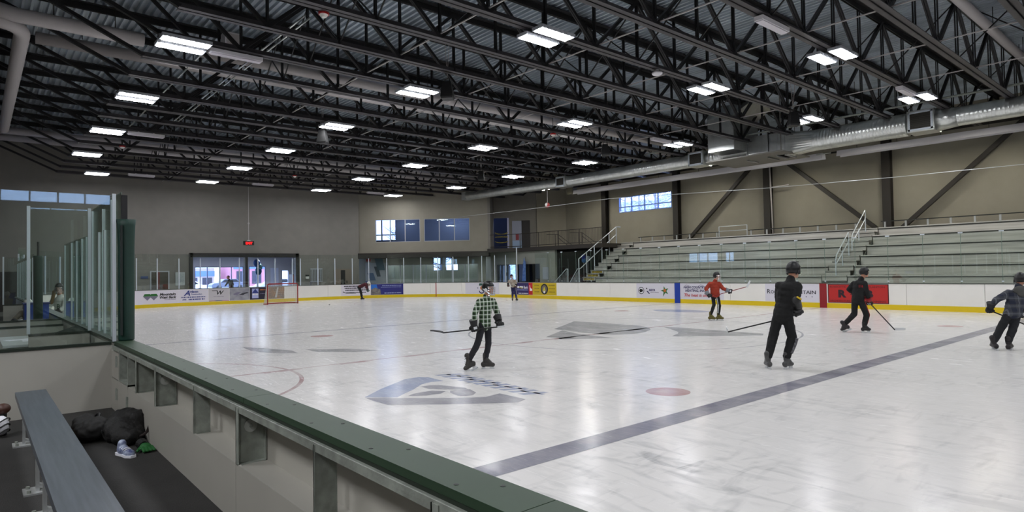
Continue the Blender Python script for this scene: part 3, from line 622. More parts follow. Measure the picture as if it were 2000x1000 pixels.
# ------------------------------------------------------------------ silver duct
t = thing('air_duct', 'long silver spiral air duct with grilles above the bleachers', 'duct', (-2.7, 27.0, 7.3))
DY, DZ = 27.0, 7.33
def ring_duct(name, x0, x1, r0, r1=None, seams=True, z0=DZ, z1=DZ):
    r1 = r1 or r0; n = max(2, int(abs(x1 - x0) / 0.13)) if seams else 2; pts = []; rr = []
    for i in range(n + 1):
        k = i / n; x = x0 + (x1 - x0) * k; z = z0 + (z1 - z0) * k; r = r0 + (r1 - r0) * k
        if seams: pts += [(x - 0.008, DY, z), (x, DY, z), (x + 0.008, DY, z)]; rr += [r, r + 0.003, r]
        else: pts.append((x, DY, z)); rr.append(r)
    mb = MB(); mb.tube(pts, rr, 40); o = mb.build(name, GALV, t, smooth=True, world=True); return o
def grille(x, r, hw):
    b = MB(); b.box(x - hw, DY - r - 0.06, DZ - r, x + hw, DY + r, DZ + r); g = b.build('grille_box', GALV, t, world=True)
    f = MB(); y = DY - r - 0.085; a = hw - 0.04; c = r - 0.05
    f.box(x - a, y, DZ - c, x + a, y + 0.024, DZ - c + 0.07).box(x - a, y, DZ + c - 0.07, x + a, y + 0.024, DZ + c).box(x - a, y, DZ - c, x - a + 0.07, y + 0.024, DZ + c).box(x + a - 0.07, y, DZ - c, x + a, y + 0.024, DZ + c)
    f.build('grille_frame', ALUW, g, world=True)
    l = MB(); l.box(x - a + 0.06, y + 0.016, DZ - c + 0.05, x + a - 0.06, y + 0.02, DZ + c - 0.05); l.build('grille_back', mat('louvre_dark', (0.16, 0.15, 0.12), 0.6), g, world=True)
    l = MB(); nn = 9
    for i in range(nn): z = DZ - c + 0.1 + (2 * c - 0.2) * i / (nn - 1); l.box(x - a + 0.06, y, z - 0.008, x + a - 0.06, y + 0.014, z + 0.008)
    l.build('grille_louvres', mat('louvre', (0.22, 0.21, 0.18), 0.6, 0.0), g, world=True)
ring_duct('duct_section', -26.6, -16.85, 0.31, z0=7.5); grille(-16.4, 0.34, 0.42)
ring_duct('duct_section', -15.95, -7.1, 0.345); ring_duct('duct_reducer', -15.98, -15.6, 0.31, 0.345, False); grille(-6.6, 0.37, 0.45)
ring_duct('duct_section', -5.6, -2.2, 0.42); ring_duct('duct_reducer', -6.15, -5.6, 0.36, 0.42, False)
b = MB(); b.box(-27.1, DY - 0.3, 7.2, -26.6, DY + 0.3, 7.8); b.build('duct_end_box', GALV, t, world=True)
ring_duct('duct_section', -0.75, 2.9, 0.46); grille(3.45, 0.42, 0.46); ring_duct('duct_reducer', 3.9, 4.6, 0.44, 0.36, False); ring_duct('duct_section', 4.6, 12.0, 0.36)
b = MB(); b.box(-5.1, 25.35, 7.25, -3.75, 27.6, 8.85); b.build('plenum_box', GALV, t, world=True)
b = MB(); b.add([(-5.1, 25.35, 8.85), (-3.75, 25.35, 8.85), (-3.75, 27.6, 8.85), (-5.1, 27.6, 8.85), (-5.6, 26.0, 9.5), (-3.1, 26.0, 9.5), (-3.1, 28.0, 9.5), (-5.6, 28.0, 9.5)], [(0, 1, 5, 4), (1, 2, 6, 5), (2, 3, 7, 6), (3, 0, 4, 7)]); b.build('plenum_hood', GALV, t, world=True)
b = MB(); b.box(-3.75, 26.55, 6.86, -2.75, 27.5, 7.9).box(-2.7, 26.55, 6.86, -2.3, 27.5, 7.88); b.box(-2.75, 26.5, 6.82, -2.7, 27.55, 7.95); b.build('plenum_neck', GALV, t, world=True)
for x in (-3.74, -2.72, -2.28, -1.9): b = MB(); b.box(x - 0.02, 26.48, 6.78, x + 0.02, 27.56, 7.98); b.build('flange', ALU, t, world=True)
# square-to-round transition
b = MB(); n_ = 32; sq = []; rd = []
for i in range(n_):
    a = 2 * PI * (i + .5) / n_; cx_, sx_ = math.cos(a), math.sin(a); k = 0.52 / max(abs(cx_), abs(sx_)); sq.append((-1.9, DY + cx_ * k, DZ + 0.02 + sx_ * k)); rd.append((-0.75, DY + 0.46 * cx_, DZ + 0.46 * sx_))
b.add(sq + rd, [(i, (i + 1) % n_, (i + 1) % n_ + n_, i + n_) for i in range(n_)]); b.build('duct_transition', GALV, t, world=True)
b = MB(); b.box(-2.3, 26.5, 6.84, -1.9, 27.52, 7.88); b.build('plenum_neck', GALV, t, world=True)
b = MB(); b.box(-5.4, 25.6, 6.84, -1.6, 28.3, 6.9).bar((-5.3, 25.7, 6.9), (-5.3, 25.7, 9.4), 0.04, 0.04).bar((-1.7, 25.7, 6.9), (-1.7, 25.7, 9.4), 0.04, 0.04); b.build('support_platform', mat('platform_grey', (0.45, 0.44, 0.42), 0.5, 0.4), t, world=True)
for x in (-24, -20, -13, -9.5, 1.0, 6.5, 9.5):
    MB().cyl((x, DY - 0.2, DZ + 0.3), (x, DY - 0.2, 9.5), 0.012, 6).build('hanger', BLACK, t, world=True)
# radiant heaters over the stands
def heater(x0, x1, label, box_left):
    t = thing('radiant_heater', label, 'heater', ((x0 + x1) / 2, 31.0, 7.3))
    b = MB(); vs = []; fs = []
    for k, x in enumerate((x0, x1)):
        for (y, z) in ((30.76, 7.12), (30.84, 7.4), (31.16, 7.4), (31.24, 7.12), (31.23, 7.12), (31.15, 7.39), (30.85, 7.39), (30.77, 7.12)): vs.append((x, y, z))
    fs = [(i, (i + 1) % 8, (i + 1) % 8 + 8, i + 8) for i in range(8)] + [tuple(range(8)), tuple(range(15, 7, -1))]
    b.add(vs, fs); b.build('reflector', STRIPW, t, world=True)
    MB().cyl((x0 + 0.1, 31, 7.24), (x1 - 0.1, 31, 7.24), 0.05, 10).build('burner_tube', GALVD, t, world=True)
    bx = x0 if box_left else x1
    MB().box(bx - 0.55, 30.75, 7.15, bx - 0.05, 31.25, 7.6).build('burner_box', mat('burner_grey', (0.42, 0.40, 0.33), 0.5), t, world=True)
    for i in range(6):
        x = x0 + (x1 - x0) * (i + .5) / 6; MB().cyl((x, 31, 7.4), (x, 31, 9.53), 0.01, 6).build('hanger', BLACK, t, world=True)
heater(-19.3, -2.1, 'long grey radiant heater trough behind the left part of the duct', True)
heater(-1.4, 9.0, 'long grey radiant heater trough at the right above the bleachers', False)
pipe('gas_pipe', [Vector((-2.3, 30.6, 7.3)), Vector((-1.6, 30.6, 7.3)), Vector((-1.55, 30.6, 7.6)), Vector((-1.5, 30.6, 8.6))], 0.03, ALU, 'thin bent gas pipe between the two radiant heaters', n=8)
t = thing('alarm_bell', 'round red bell on a white rod hanging below the duct', 'bell', (-18.0, 27.0, 6.02)); MB().ell((0, 0, 0), 0.16, 0.16, 0.16).build('bell', mat('pink_red', (0.80, 0.30, 0.32), 0.4), t, smooth=True); MB().cyl((0, 0, 0.12), (0, 0, 1.0), 0.02, 8).build('rod', PIPEW, t); MB().ell((0.0, -0.08, 0.02), 0.12, 0.1, 0.13).build('cap', WHITE, t, smooth=True)
# steel cable along the far side
cb = MB(); cb.tube([(-26, 25.65, 5.8), (-18, 25.65, 5.72), (-11.5, 25.65, 5.72), (-2.3, 25.65, 5.28), (2.7, 25.65, 5.13), (12.0, 25.65, 5.0)], 0.014, 6); tag(cb.build('steel_cable', ALU), 'thin steel cable stretched along the rink in front of the bleachers', 'cable')
# ------------------------------------------------------------------ far wall steel
for i, x in enumerate((-19.8, -13.42, -6.97, -0.5, 5.9, 12.3)):
    t = thing('steel_column', 'dark steel wall column, %s from the left along the bleacher wall' % ordn[i], 'column', (x, 34.75, 0), 0, 'wall columns')
    MB().box(-0.2, -0.2, 0, 0.2, -0.175, 9.4).box(-0.2, 0.175, 0, 0.2, 0.2, 9.4).box(-0.02, -0.175, 0, 0.02, 0.175, 9.4).build('column_shaft', COLM, t); MB().box(-0.25, -0.24, 9.3, 0.25, 0.24, 9.42).build('cap_plate', COLM, t)
for i, (a, b) in enumerate((((-12.9, 34.7, 3.3), (-7.2, 34.7, 8.6)), ((-6.75, 34.7, 8.7), (-0.65, 34.7, 3.3)), ((-0.1, 34.7, 3.4), (5.5, 34.7, 8.5)))):
    tag(MB().bar(a, b, 0.2, 0.2).build('diagonal_brace', COLM), 'dark steel diagonal brace on the bleacher wall, %s from the left' % ordn[i], 'brace')
for i, z in enumerate((8.3,)):
    tag(MB().box(-24, 34.93, z, 13, 34.99, z + 0.12).build('wall_girt', COLM), 'dark horizontal steel girt high on the bleacher wall', 'beam')
tsp = pipe('standpipe', [Vector((-6.6, 34.5, 3.4)), Vector((-6.72, 34.5, 8.2))], 0.045, PIPEW, 'thin white vertical pipe beside a dark wall column', n=8)
MB().bar((-6.7, 34.5, 6.45), (-5.6, 34.5, 6.5), 0.05, 0.05).build('branch_pipe', PIPEW, tsp, world=True)
# ------------------------------------------------------------------ rink boards and shields
HB = 1.0
t = thing('rink_boards', 'white rink boards with a yellow kick strip around the ice', 'boards', (RX0, 12.75, 0))
s_ = -24.35
BS = [s_]
while s_ < 86:
    s_ = s_ + 2.44
    if A1 - 0 < s_ < 999 and abs(s_ - A3) < 1.2: s_ = A3
    BS.append(s_)
for i in range(len(BS) - 1):
    a, b = BS[i] + 0.006, min(BS[i + 1], A3 + 51) - 0.006
    if b <= a: continue
    strip(a, b, 0.0, HB, 0.0, -0.10).build('board_panel', WHITE, t, world=True)
strip(-24.35, A3 + 51, 0.0, 0.20, 0.008, 0.0).build('kick_strip', YEL, t, world=True)
strip(-24.35, A3 + 51, HB, 1.03, 0.012, -0.16).build('cap_rail', CAPG, t, world=True)
mk = lambda s, wd, m, nm: strip(s, s + wd, 0.0, HB + 0.005, 0.014, 0.0).build(nm, m, t, world=True)
mk(49.21, 0.33, mat('marker_blue', (0.02, 0.22, 0.62), 0.4), 'blue_line_marker'); mk(56.38, 0.29, mat('marker_red', (0.55, 0.08, 0.12), 0.4), 'red_line_marker'); mk(29.72, 0.06, mat('marker_goal', (0.60, 0.12, 0.14), 0.4), 'goal_line_marker')
mk(A3 + 28.4, 0.33, MATS['marker_blue'], 'blue_line_marker')
# shields on the end and corners: supports every 1.2 m
t = thing('shield_glass_run', 'tall clear shield glass with white supports around the far end', 'shield glass', (RX0, 12.75, 1.03))
posts = [8.0 + 0.0] + [9.15, 10.35, 11.5, 12.69, 13.87, 15.0, 16.15, 17.3, 18.4, 19.55, 20.1, 21.32, 22.54, 23.77, 24.92, 26.18, 27.38, 28.61, 29.87, 31.06, 32.32, 33.49, 34.72, 35.85, 37.0]
posts = [-9.2 + 1.147 * i for i in range(16)] + posts[1:]
for i in range(len(posts) - 1):
    strip(posts[i] + 0.02, posts[i + 1] - 0.02, 1.03, 3.1 if posts[i] > 0 else 2.5, -0.055, -0.067).build('glass_pane', GLASS, t, world=True)
for s in posts:
    p, n = perim(s); q = p + n * (-0.06); h = (2.85 if s != 37.0 else 3.3) if s > 0 else 2.4
    b = MB(); b.obox((q.x, q.y, (1.03 + h) / 2), (n.x, n.y, 0), (-n.y, n.x, 0), (0, 0, 1), 0.025, 0.026, (h - 1.03) / 2); b.build('glass_support', ALUW, t, world=True)
# seamless shields along the bleacher side
t = thing('shield_glass_run', 'clear seamless shield glass in front of the bleachers', 'shield glass', (-8.0, RW, 1.03))
sx = [-17.75 + 1.19 * i for i in range(24)]
sx = [x for x in sx]
for i in range(len(sx) - 1):
    MB().box(sx[i] + 0.008, RW + 0.055, 1.03, sx[i + 1] - 0.008, RW + 0.067, 2.85).build('glass_pane', GLASS, t, world=True)
EDGE = mat('glass_edge', (0.36, 0.44, 0.40), 0.3)
for x in sx[1:]:
    MB().box(x - 0.006, RW + 0.054, 1.03, x + 0.006, RW + 0.068, 2.85).build('glass_seam', EDGE, t, world=True)
    MB().box(x - 0.07, RW + 0.045, 2.83, x + 0.07, RW + 0.077, 2.875).build('glass_clip', ALUW, t, world=True)
    MB().box(x - 0.03, RW + 0.045, 1.08, x + 0.03, RW + 0.077, 1.13).build('glass_clip', ALUW, t, world=True)
# ------------------------------------------------------------------ bleachers
ZR = [1.30, 1.74, 2.20, 2.68, 3.16, 3.55]; YR = [28 + 0.76 * i for i in range(6)]
def bleacher(x0, x1, label):
    t = thing('bleacher', label, 'bleachers', ((x0 + x1) / 2, 28, 0))
    for i in range(6):
        zb = 0.35 if i == 0 else ZR[i - 1]
        MB().box(x0, YR[i] + 0.03, zb + 0.012, x1, YR[i] + 0.05, ZR[i] - 0.045).build('riser', TREAD, t, world=True)
        y1 = YR[i] + 0.81 if i < 5 else 34.5
        MB().box(x0, YR[i], ZR[i] - 0.012, x1, y1, ZR[i]).box(x0, YR[i] - 0.0, ZR[i] - 0.05, x1, YR[i] + 0.012, ZR[i] - 0.012).build('seat_plank', TREAD, t, world=True)
        MB().box(x0, YR[i] - 0.004, ZR[i] - 0.095, x1, YR[i] + 0.06, ZR[i] - 0.045).build('plank_gap_shade', GAPSHADE_RAIL, t, world=True)  # dark strip stands for the shadow gap under the plank front
    for xe in (x0, x1 - 0.01):
        for i in range(6):
            MB().box(xe, YR[i] + 0.03, (ZR[i - 1] if i else 0.4) - 0.3, xe + 0.01, (YR[i] + 0.79) if i < 5 else 34.4, ZR[i] - 0.013).build('end_panel', TREAD, t, world=True)
    n = int((x1 - x0) / 1.83)
    for k in range(n + 1):
        b = MB(); x = x0 + 0.05 + (x1 - x0 - 0.1) * k / n; b.box(x - 0.04, 28.2, -0.02, x + 0.04, 28.28, 0.9).box(x - 0.04, 31.9, -0.02, x + 0.04, 31.98, 3.0).bar((x, 28.3, 0.75), (x, 31.9, 2.85), 0.08, 0.08)
        b.build('support_frame', GALVD, t, world=True)
    return t
bleacher(-14.85, -1.12, 'left section of silver aluminium bleachers between the two stairs'); bleacher(0.02, 13.0, 'right section of silver aluminium bleachers beyond the middle stair')
def aisle(x0, x1, label, paint):
    t = thing('bleacher_stair', label, 'stairs', ((x0 + x1) / 2, 28, 0)); zs = []
    prev = ZR[0] - 0.66
    for i in range(6):
        for h, yo in ((ZR[i] - 0.44 if i == 0 else (ZR[i - 1] + ZR[i]) / 2 + 0.0, -0.38), (ZR[i], 0.0)):
            zs.append((h, YR[i] + yo))
    zs.insert(0, (0.62, 27.3)) if False else None
    for k, (z, y) in enumerate(zs):
        d = 0.38 if k < len(zs) - 1 else 1.2
        MB().box(x0, y, z - 0.012, x1, y + d + 0.03, z).box(x0, y, z - 0.05, x1, y + 0.012, z).build('step', TREAD, t, world=True)
        MB().box(x0, y + 0.03, z - 0.23, x1, y + 0.05, z - 0.06).build('step_riser', TREAD, t, world=True)
        MB().box(x0, y + 0.002, z - 0.075, x1, y + 0.04, z - 0.05).build('step_gap_shade', GAPSHADE_RAIL, t, world=True)  # dark strip in place of shade beneath the step front
        if paint and k < 4: MB().box(x0 + 0.1, y + 0.025, z - 0.20, x1 - 0.1, y + 0.03, z - 0.08).build('safety_strip', mat('strip_yellow_black', (0.80, 0.68, 0.05), 0.6, col2=(0.15, 0.14, 0.05), scale=14), t, world=True)
    for x in (x0 + 0.03, x1 - 0.03): MB().bar((x, 27.75, 0.5), (x, 31.9, 3.25), 0.04, 0.2).box(x - 0.02, 27.7, -0.02, x + 0.02, 27.85, 0.7).build('stringer', GALVD, t, world=True)
aisle(-15.95, -14.9, 'aluminium stair at the left end of the bleachers with yellow strips', True); aisle(-1.08, -0.02, 'aluminium stair in the middle of the bleachers', False)
def rail_run(name, label, posts, rails, m, r=0.022, bal=None, cat='railing'):
    t = thing(name, label, cat, posts[0][0] if posts else rails[0][0])
    for a, b in posts: MB().cyl(a, b, r * 1.15, 10).build('post', m, t, world=True)
    for p in rails: MB().tube([Vector(q) for q in p], r, 10).build('rail', m, t, world=True)
    if bal:
        for a, b in bal: MB().cyl(a, b, 0.009, 6).build('baluster', m, t, world=True)
    return t
xl = -16.25
slope = lambda y: 1.1 + (y - 28.0) * 0.58
ps = [28.0, 28.75, 29.5, 30.25, 31.0, 31.75]
rail_run('stair_handrail', 'tall aluminium handrail climbing beside the left bleacher stair', [((xl, y, slope(y) - (1.1 if y == 28.0 else 0.25)), (xl, y, slope(y) + 1.36)) for y in ps], [[(xl, 28.0, slope(28) + 1.36), (xl, 31.75, slope(31.75) + 1.36), (xl, 32.2, slope(31.75) + 1.36)], [(xl, 28.0, slope(28) + 0.72), (xl, 28.2, slope(28) + 0.78), (xl, 31.75, slope(31.75) + 0.85)]], ALUW, 0.028)
def midrail(y0, y1, x, label):
    z0 = 1.35 + (y0 - 28.3) * 0.58; z1 = 1.35 + (y1 - 28.3) * 0.58
    rail_run('stair_handrail', label, [((x, y0, z0 - 0.15), (x, y0, z0 + 0.62)), ((x, (y0 + y1) / 2, (z0 + z1) / 2 - 0.1), (x, (y0 + y1) / 2, (z0 + z1) / 2 + 0.62)), ((x, y1, z1 - 0.1), (x, y1, z1 + 0.72))],
             [[(x, y0, z0 + 0.62), (x, y0 + 0.12, z0 + 0.85), (x, y1, z1 + 1.05), (x, y1 + 0.05, z1 + 0.72)], [(x, y0, z0 + 0.4), (x, y1, z1 + 0.62)]], ALUW, 0.022)
midrail(28.35, 29.85, -0.6, 'lower aluminium handrail in the middle bleacher stair'); midrail(30.1, 31.8, -0.55, 'upper aluminium handrail in the middle bleacher stair')
def backrail(x0, x1, label):
    t = thing('back_rail', label, 'railing', (x0, 32.6, 3.55), 0)
    n = max(2, int(round((x1 - x0) / 0.95)))
    for i in range(n + 1): x = x0 + 0.15 + (x1 - x0 - 0.3) * i / n; MB().box(x - 0.04, 32.58, 3.55, x + 0.04, 32.64, 3.86).build('post', ALU, t, world=True)
    MB().box(x0, 32.53, 3.86, x1, 32.70, 3.90).build('rail', GAPSHADE_RAIL, t, world=True)
backrail(-15.0, -9.0, 'low dark back rail with silver posts, left end of bleachers'); backrail(-7.1, -1.15, 'low dark back rail with silver posts, between the raised gate rail and the middle stair'.replace(' and the middle stair', '')); backrail(-0.1, 13.0, 'low dark back rail with silver posts, right part of bleachers')
rail_run('gate_rail', 'raised silver rail gate in the middle of the bleacher back rail', [((-9.0, 32.6, 3.55), (-9.0, 32.6, 4.2)), ((-7.2, 32.6, 3.55), (-7.2, 32.6, 4.2))], [[(-9.0, 32.6, 4.2), (-7.2, 32.6, 4.2)], [(-9.0, 32.6, 3.92), (-7.2, 32.6, 3.92)]], ALUW, 0.02)
# rails of the small stairs left of the bleachers
for x0, x1, l in ((-18.1, -16.75, 'left'), (-16.65, -15.75, 'right')):
    y = 27.5; bl = [((x, y, 0.0), (x, y, 0.85 + (x - x0) / (x1 - x0) * 0.95)) for x in [x0 + (x1 - x0) * i / 12 for i in range(13)]]
    rail_run('stair_railing', 'low silver railing with balusters at the foot of the stands, %s one' % l, [((x1, y, 0.0), (x1, y, 1.82))], [[(x0, y, 0.88), (x1 - 0.15, y, 1.82), (x1, y, 1.82)]], ALUW, 0.028, bl)
# mezzanine railing
q0 = onB(10.15, 0.0); P_ = [(q0.x, q0.y + 0.1), (-24.0, 29.85), (-15.95, 29.95)]
def along(P_, st):
    out = []
    for (a, b) in zip(P_[:-1], P_[1:]):
        L = math.hypot(b[0] - a[0], b[1] - a[1]); n = int(L / st)
        out += [(a[0] + (b[0] - a[0]) * i / n, a[1] + (b[1] - a[1]) * i / n) for i in range(n)]
    return out + [P_[-1]]
rail_run('mezzanine_railing', 'dark brown railing with balusters along the mezzanine edge', [((x, y, 3.5), (x, y, 4.55)) for x, y in along(P_, 1.9)], [[(x, y, 4.55) for x, y in P_], [(x, y, 3.62) for x, y in P_]], RAILD, 0.024, [((x, y, 3.6), (x, y, 4.55)) for x, y in along([P_[1], P_[2]], 0.13)] )
for k, x in enumerate((-21.6, -19.2)):
    rail_run('stair_railing', 'dark sloping stair rail behind the mezzanine railing, %s one' % ('left', 'right')[k], [((x, 31.2, 3.5), (x, 31.2, 4.4)), ((x + 0.3, 31.2, 3.5), (x + 0.3, 31.2, 4.4))], [[(x - 0.9, 31.2, 4.45), (x + 0.3, 31.2, 4.4), (x + 1.7, 31.2, 3.55)], [(x + 0.3, 31.2, 4.15), (x + 1.5, 31.2, 3.4)]], RAILD, 0.024)
# caution tape across the mezzanine opening
TAPE = mat('caution_tape', (0.80, 0.72, 0.22), 0.6, col2=(0.42, 0.40, 0.22), scale=9)
for k, (z0, sag) in enumerate(((4.86, 0.16), (4.5, -0.03), (4.15, 0.12))):
    a = onD(0.35, 0.12); b_ = onD(1.40, 0.12); vs = []
    for i in range(11):
        s_ = i / 10; p = a.lerp(b_, s_); z = z0 - sag * 4 * s_ * (1 - s_) * (0.8 if sag > 0 else 1); n_ = NB * 0.004
        vs += [(p.x, p.y, z - 0.035), (p.x, p.y, z + 0.035), (p.x + n_.x, p.y + n_.y, z + 0.035), (p.x + n_.x, p.y + n_.y, z - 0.035)]
    mb = MB(); mb.add(vs, [(4 * i + j, 4 * i + (j + 1) % 4, 4 * i + 4 + (j + 1) % 4, 4 * i + 4 + j) for i in range(10) for j in range(4)] + [(3, 2, 1, 0), (40, 41, 42, 43)])
    tag(mb.build('caution_tape', TAPE), 'yellow caution tape across the mezzanine opening, %s strand' % ('top', 'middle', 'bottom')[k], 'tape', 'caution tape strands')
# poster and light panel on the mezzanine wall
c_ = onD(2.13, 0.03); t = thing('wall_poster', 'white and blue poster with a red shape beside the maroon mezzanine door', 'poster', (c_.x, c_.y, 4.7))
def onwall(c, u, n, x0, x1, z0, z1, th, m, nm, t):
    mb = MB(); cc = Vector((c.x, c.y)) + Vector(u) * ((x0 + x1) / 2) + Vector(n) * th; mb.obox((cc.x, cc.y, (z0 + z1) / 2), (u[0], u[1], 0), (n[0], n[1], 0), (0, 0, 1), (x1 - x0) / 2, 0.008, (z1 - z0) / 2); return mb.build(nm, m, t, world=True)
onwall(c_, UB, NB, -0.38, 0.38, 3.6, 5.8, 0.0, mat('poster_pale', (0.62, 0.64, 0.72), 0.6), 'sheet', t); onwall(c_, UB, NB, -0.38, 0.38, 3.6, 4.2, 0.012, mat('poster_ice', (0.62, 0.72, 0.85), 0.6), 'lower_band', t); onwall(c_, UB, NB, -0.1, 0.15, 4.25, 4.75, 0.012, mat('poster_red', (0.55, 0.20, 0.24), 0.6), 'figure', t)
# balloons
def balloons(loc, cols, label, grp, r=0.16):
    for i, (dx, dz, c, cn) in enumerate(cols):
        t = thing('balloon', '%s balloon %s' % (cn, label), 'balloon', (loc[0] + dx, loc[1] + 0.1 * i, loc[2] + dz), 0, grp)
        MB().ell((0, 0, 0), r, r, r * 1.2, n=18, m=12).build('skin', mat('balloon_' + cn.replace(' ', '_'), c, 0.3), t, smooth=True); MB().cone((0, 0, -r * 1.28), (0, 0, -r * 1.15), 0.03, 0.01, 8).build('knot', MATS['balloon_' + cn.replace(' ', '_')], t)
        MB().cyl((0, 0, -r * 1.25), (0, 0, -loc[2] - dz + 0.02), 0.005, 5).build('string', STRIPW, t)
balloons((-18.9, 31.4, 2.55), [(-0.1, 0.15, (0.10, 0.20, 0.70), 'royal blue'), (-0.15, -0.12, (0.15, 0.50, 0.80), 'sky blue'), (0.18, 0.0, (0.85, 0.87, 0.92), 'white')], 'floating behind the left stair handrail', 'balloons by the stands')
balloons((-35.8, 14.35, 2.35), [(0.0, 0.32, (0.05, 0.32, 0.66), 'blue upper'), (0.05, -0.28, (0.03, 0.40, 0.60), 'teal lower'), (-0.1, 0.02, (0.45, 0.66, 0.68), 'pale green')], 'seen in the lobby window', 'balloons in the lobby', 0.24)
# ------------------------------------------------------------------ wall fixtures at the far end
t = thing('exit_sign', 'lit red EXIT sign hanging on a pole above the lobby opening', 'sign', (XA + 0.6, 12.8, 3.98))
MB().box(-0.06, -0.34, -0.14, 0.06, 0.34, 0.14).build('case', INK, t)
vs, fs = text_geo('EXIT', 0.22, 0.002, align='CENTER'); mb = MB(); mb.add([(0.066, x, y - 0.085) for x, y in vs], fs); mb.build('lettering', mat('exit_red', (1, 0.1, 0.1), 0.5, emit=(1.0, 0.05, 0.06), es=5), t)
MB().cyl((0, 0, 0.14), (0, 0, 5.58), 0.02, 8).build('pole', PIPEW, t); MB().ell((0, 0, 1.35), 0.06, 0.06, 0.07).build('joint', PIPEW, t, smooth=True); MB().box(-0.05, -0.1, 0.14, 0.05, 0.1, 0.2).build('canopy', ALU, t)
def wall_thing(nm, label, cat, y0, y1, z0, z1, m, th=0.03, x=XA + 0.001):
    t = thing(nm, label, cat, (x, (y0 + y1) / 2, z0)); MB().box(x, y0, z0, x + th, y1, z1).build('panel', m, t, world=True); return t
t = wall_thing('notice_board', 'white notice sheet on the end wall left of the lobby opening', 'notice', 8.4, 8.95, 1.2, 2.05, mat('notice_white', (0.74, 0.76, 0.76), 0.6))
MB().box(XA + 0.031, 8.47, 1.27, XA + 0.036, 8.88, 1.98).build('print', mat('notice_grey', (0.62, 0.65, 0.66), 0.6, col2=(0.75, 0.77, 0.77), scale=20), t, world=True)
t = wall_thing('wall_sign', 'small blue sign on the end wall near the left counter window', 'sign', 6.45, 6.85, 1.68, 1.83, mat('sign_blue', (0.25, 0.32, 0.52), 0.6))
t = thing('wall_radiator', 'white ribbed rack on the wall right of the lobby opening', 'rack', (XA, 17.8, 1.2))
for i in range(8): MB().box(XA + 0.02, 17.38 + i * 0.12, 1.2, XA + 0.07, 17.42 + i * 0.12, 2.15).build('bar', FRAMEW, t, world=True)
MB().box(XA + 0.0, 17.35, 2.13, XA + 0.08, 18.28, 2.2).box(XA + 0.0, 17.35, 1.2, XA + 0.08, 18.28, 1.25).build('frame', FRAMEW, t, world=True)
t = wall_thing('wall_box', 'small white box with a dark top beside the ribbed rack', 'box', 17.0, 17.22, 1.45, 1.62, WHITE, 0.12); MB().box(XA, 17.0, 1.62, XA + 0.13, 17.22, 1.75).build('lid', INK, t, world=True)
t = wall_thing('wall_notice', 'pale notice on the end wall beside the brown door', 'notice', 0.85, 1.35, 1.3, 2.2, mat('notice_white', (0.74, 0.76, 0.76), 0.6))
t = thing('wall_notice', 'white rules notice on the grey wall behind the yellow banner', 'notice', (-21.4, 29.98, 1.2)); MB().box(-21.7, 29.95, 1.1, -21.1, 29.995, 2.0).build('sheet', mat('notice_lilac', (0.66, 0.68, 0.72), 0.6), t, world=True)
t = thing('exit_sign', 'small red exit sign under the dark overhang at the corner', 'sign', (-33.3, 22.1, 2.8)); MB().obox((-33.3, 22.1, 2.8), (UB.x, UB.y, 0), (NB.x, NB.y, 0), (0, 0, 1), 0.18, 0.03, 0.1).build('case', REDP, t, world=True)
# graphic panel below the overhang
t = thing('wall_mural', 'white and blue angular mural panel under the corner overhang', 'mural', (-33.2, 22.9, 1)); c_ = onB(0.35, -1.15)
onwall(c_, UB, NB, -0.1, 1.75, 0.9, 2.6, 0.02, mat('mural_white', (0.66, 0.68, 0.70), 0.6), 'panel', t)
for x0, x1, z0, z1, cc in ((0.9, 1.5, 2.0, 2.95, (0.35, 0.45, 0.50)), (0.3, 0.75, 1.2, 1.8, (0.35, 0.44, 0.55)), (0.1, 0.4, 0.95, 1.15, (0.30, 0.38, 0.60)), (0.85, 1.15, 1.5, 2.3, (0.28, 0.33, 0.36))):
    mb = MB(); u3 = UB; P1 = c_ + NB * 0.04; q = [P1 + u3 * x0, P1 + u3 * x1, P1 + u3 * (x1 - 0.2), P1 + u3 * (x0 - 0.25)]
    mb.add([(q[0].x, q[0].y, z0), (q[1].x, q[1].y, z0), (q[2].x, q[2].y, z1), (q[3].x, q[3].y, z1)], [(0, 1, 2, 3)]); mb.build('shard', mat('mural_%d' % int(x0 * 100), cc, 0.6), t, world=True)
# storefront glimpses behind the lower wall glass
t = thing('poster_stand', 'bright white poster with a small dark figure behind the storefront glass', 'poster', (-26.6, 30.9, 0)); MB().box(-27.2, 30.8, -0.02, -26.4, 30.86, 0.6).build('stand', INK, t, world=True); MB().box(-27.25, 30.8, 0.6, -26.35, 30.83, 2.2).build('sheet', mat('poster_white', (0.80, 0.84, 0.93), 0.5, emit=(0.7, 0.76, 0.95), es=0.25), t, world=True); MB().box(-26.95, 30.78, 1.4, -26.65, 30.8, 1.65).build('figure', INK, t, world=True)
t = thing('hanging_banner', 'blue vertical banner hanging in front of the dark storefront', 'banner', (-23.4, 29.7, 0.9)); mb = MB(); mb.add([(-23.75, 29.75, 1.0), (-23.3, 29.75, 1.0), (-23.3, 29.75, 2.35), (-23.5, 29.75, 2.75), (-23.6, 29.75, 2.3)], [(0, 1, 2, 3, 4)]); mb.build('cloth', mat('banner_blue', (0.22, 0.40, 0.72), 0.6, col2=(0.50, 0.62, 0.80), scale=5), t, world=True); MB().cyl((-23.3, 29.75, 0.0), (-23.3, 29.75, 2.8), 0.012, 6).build('pole', INK, t, world=True)
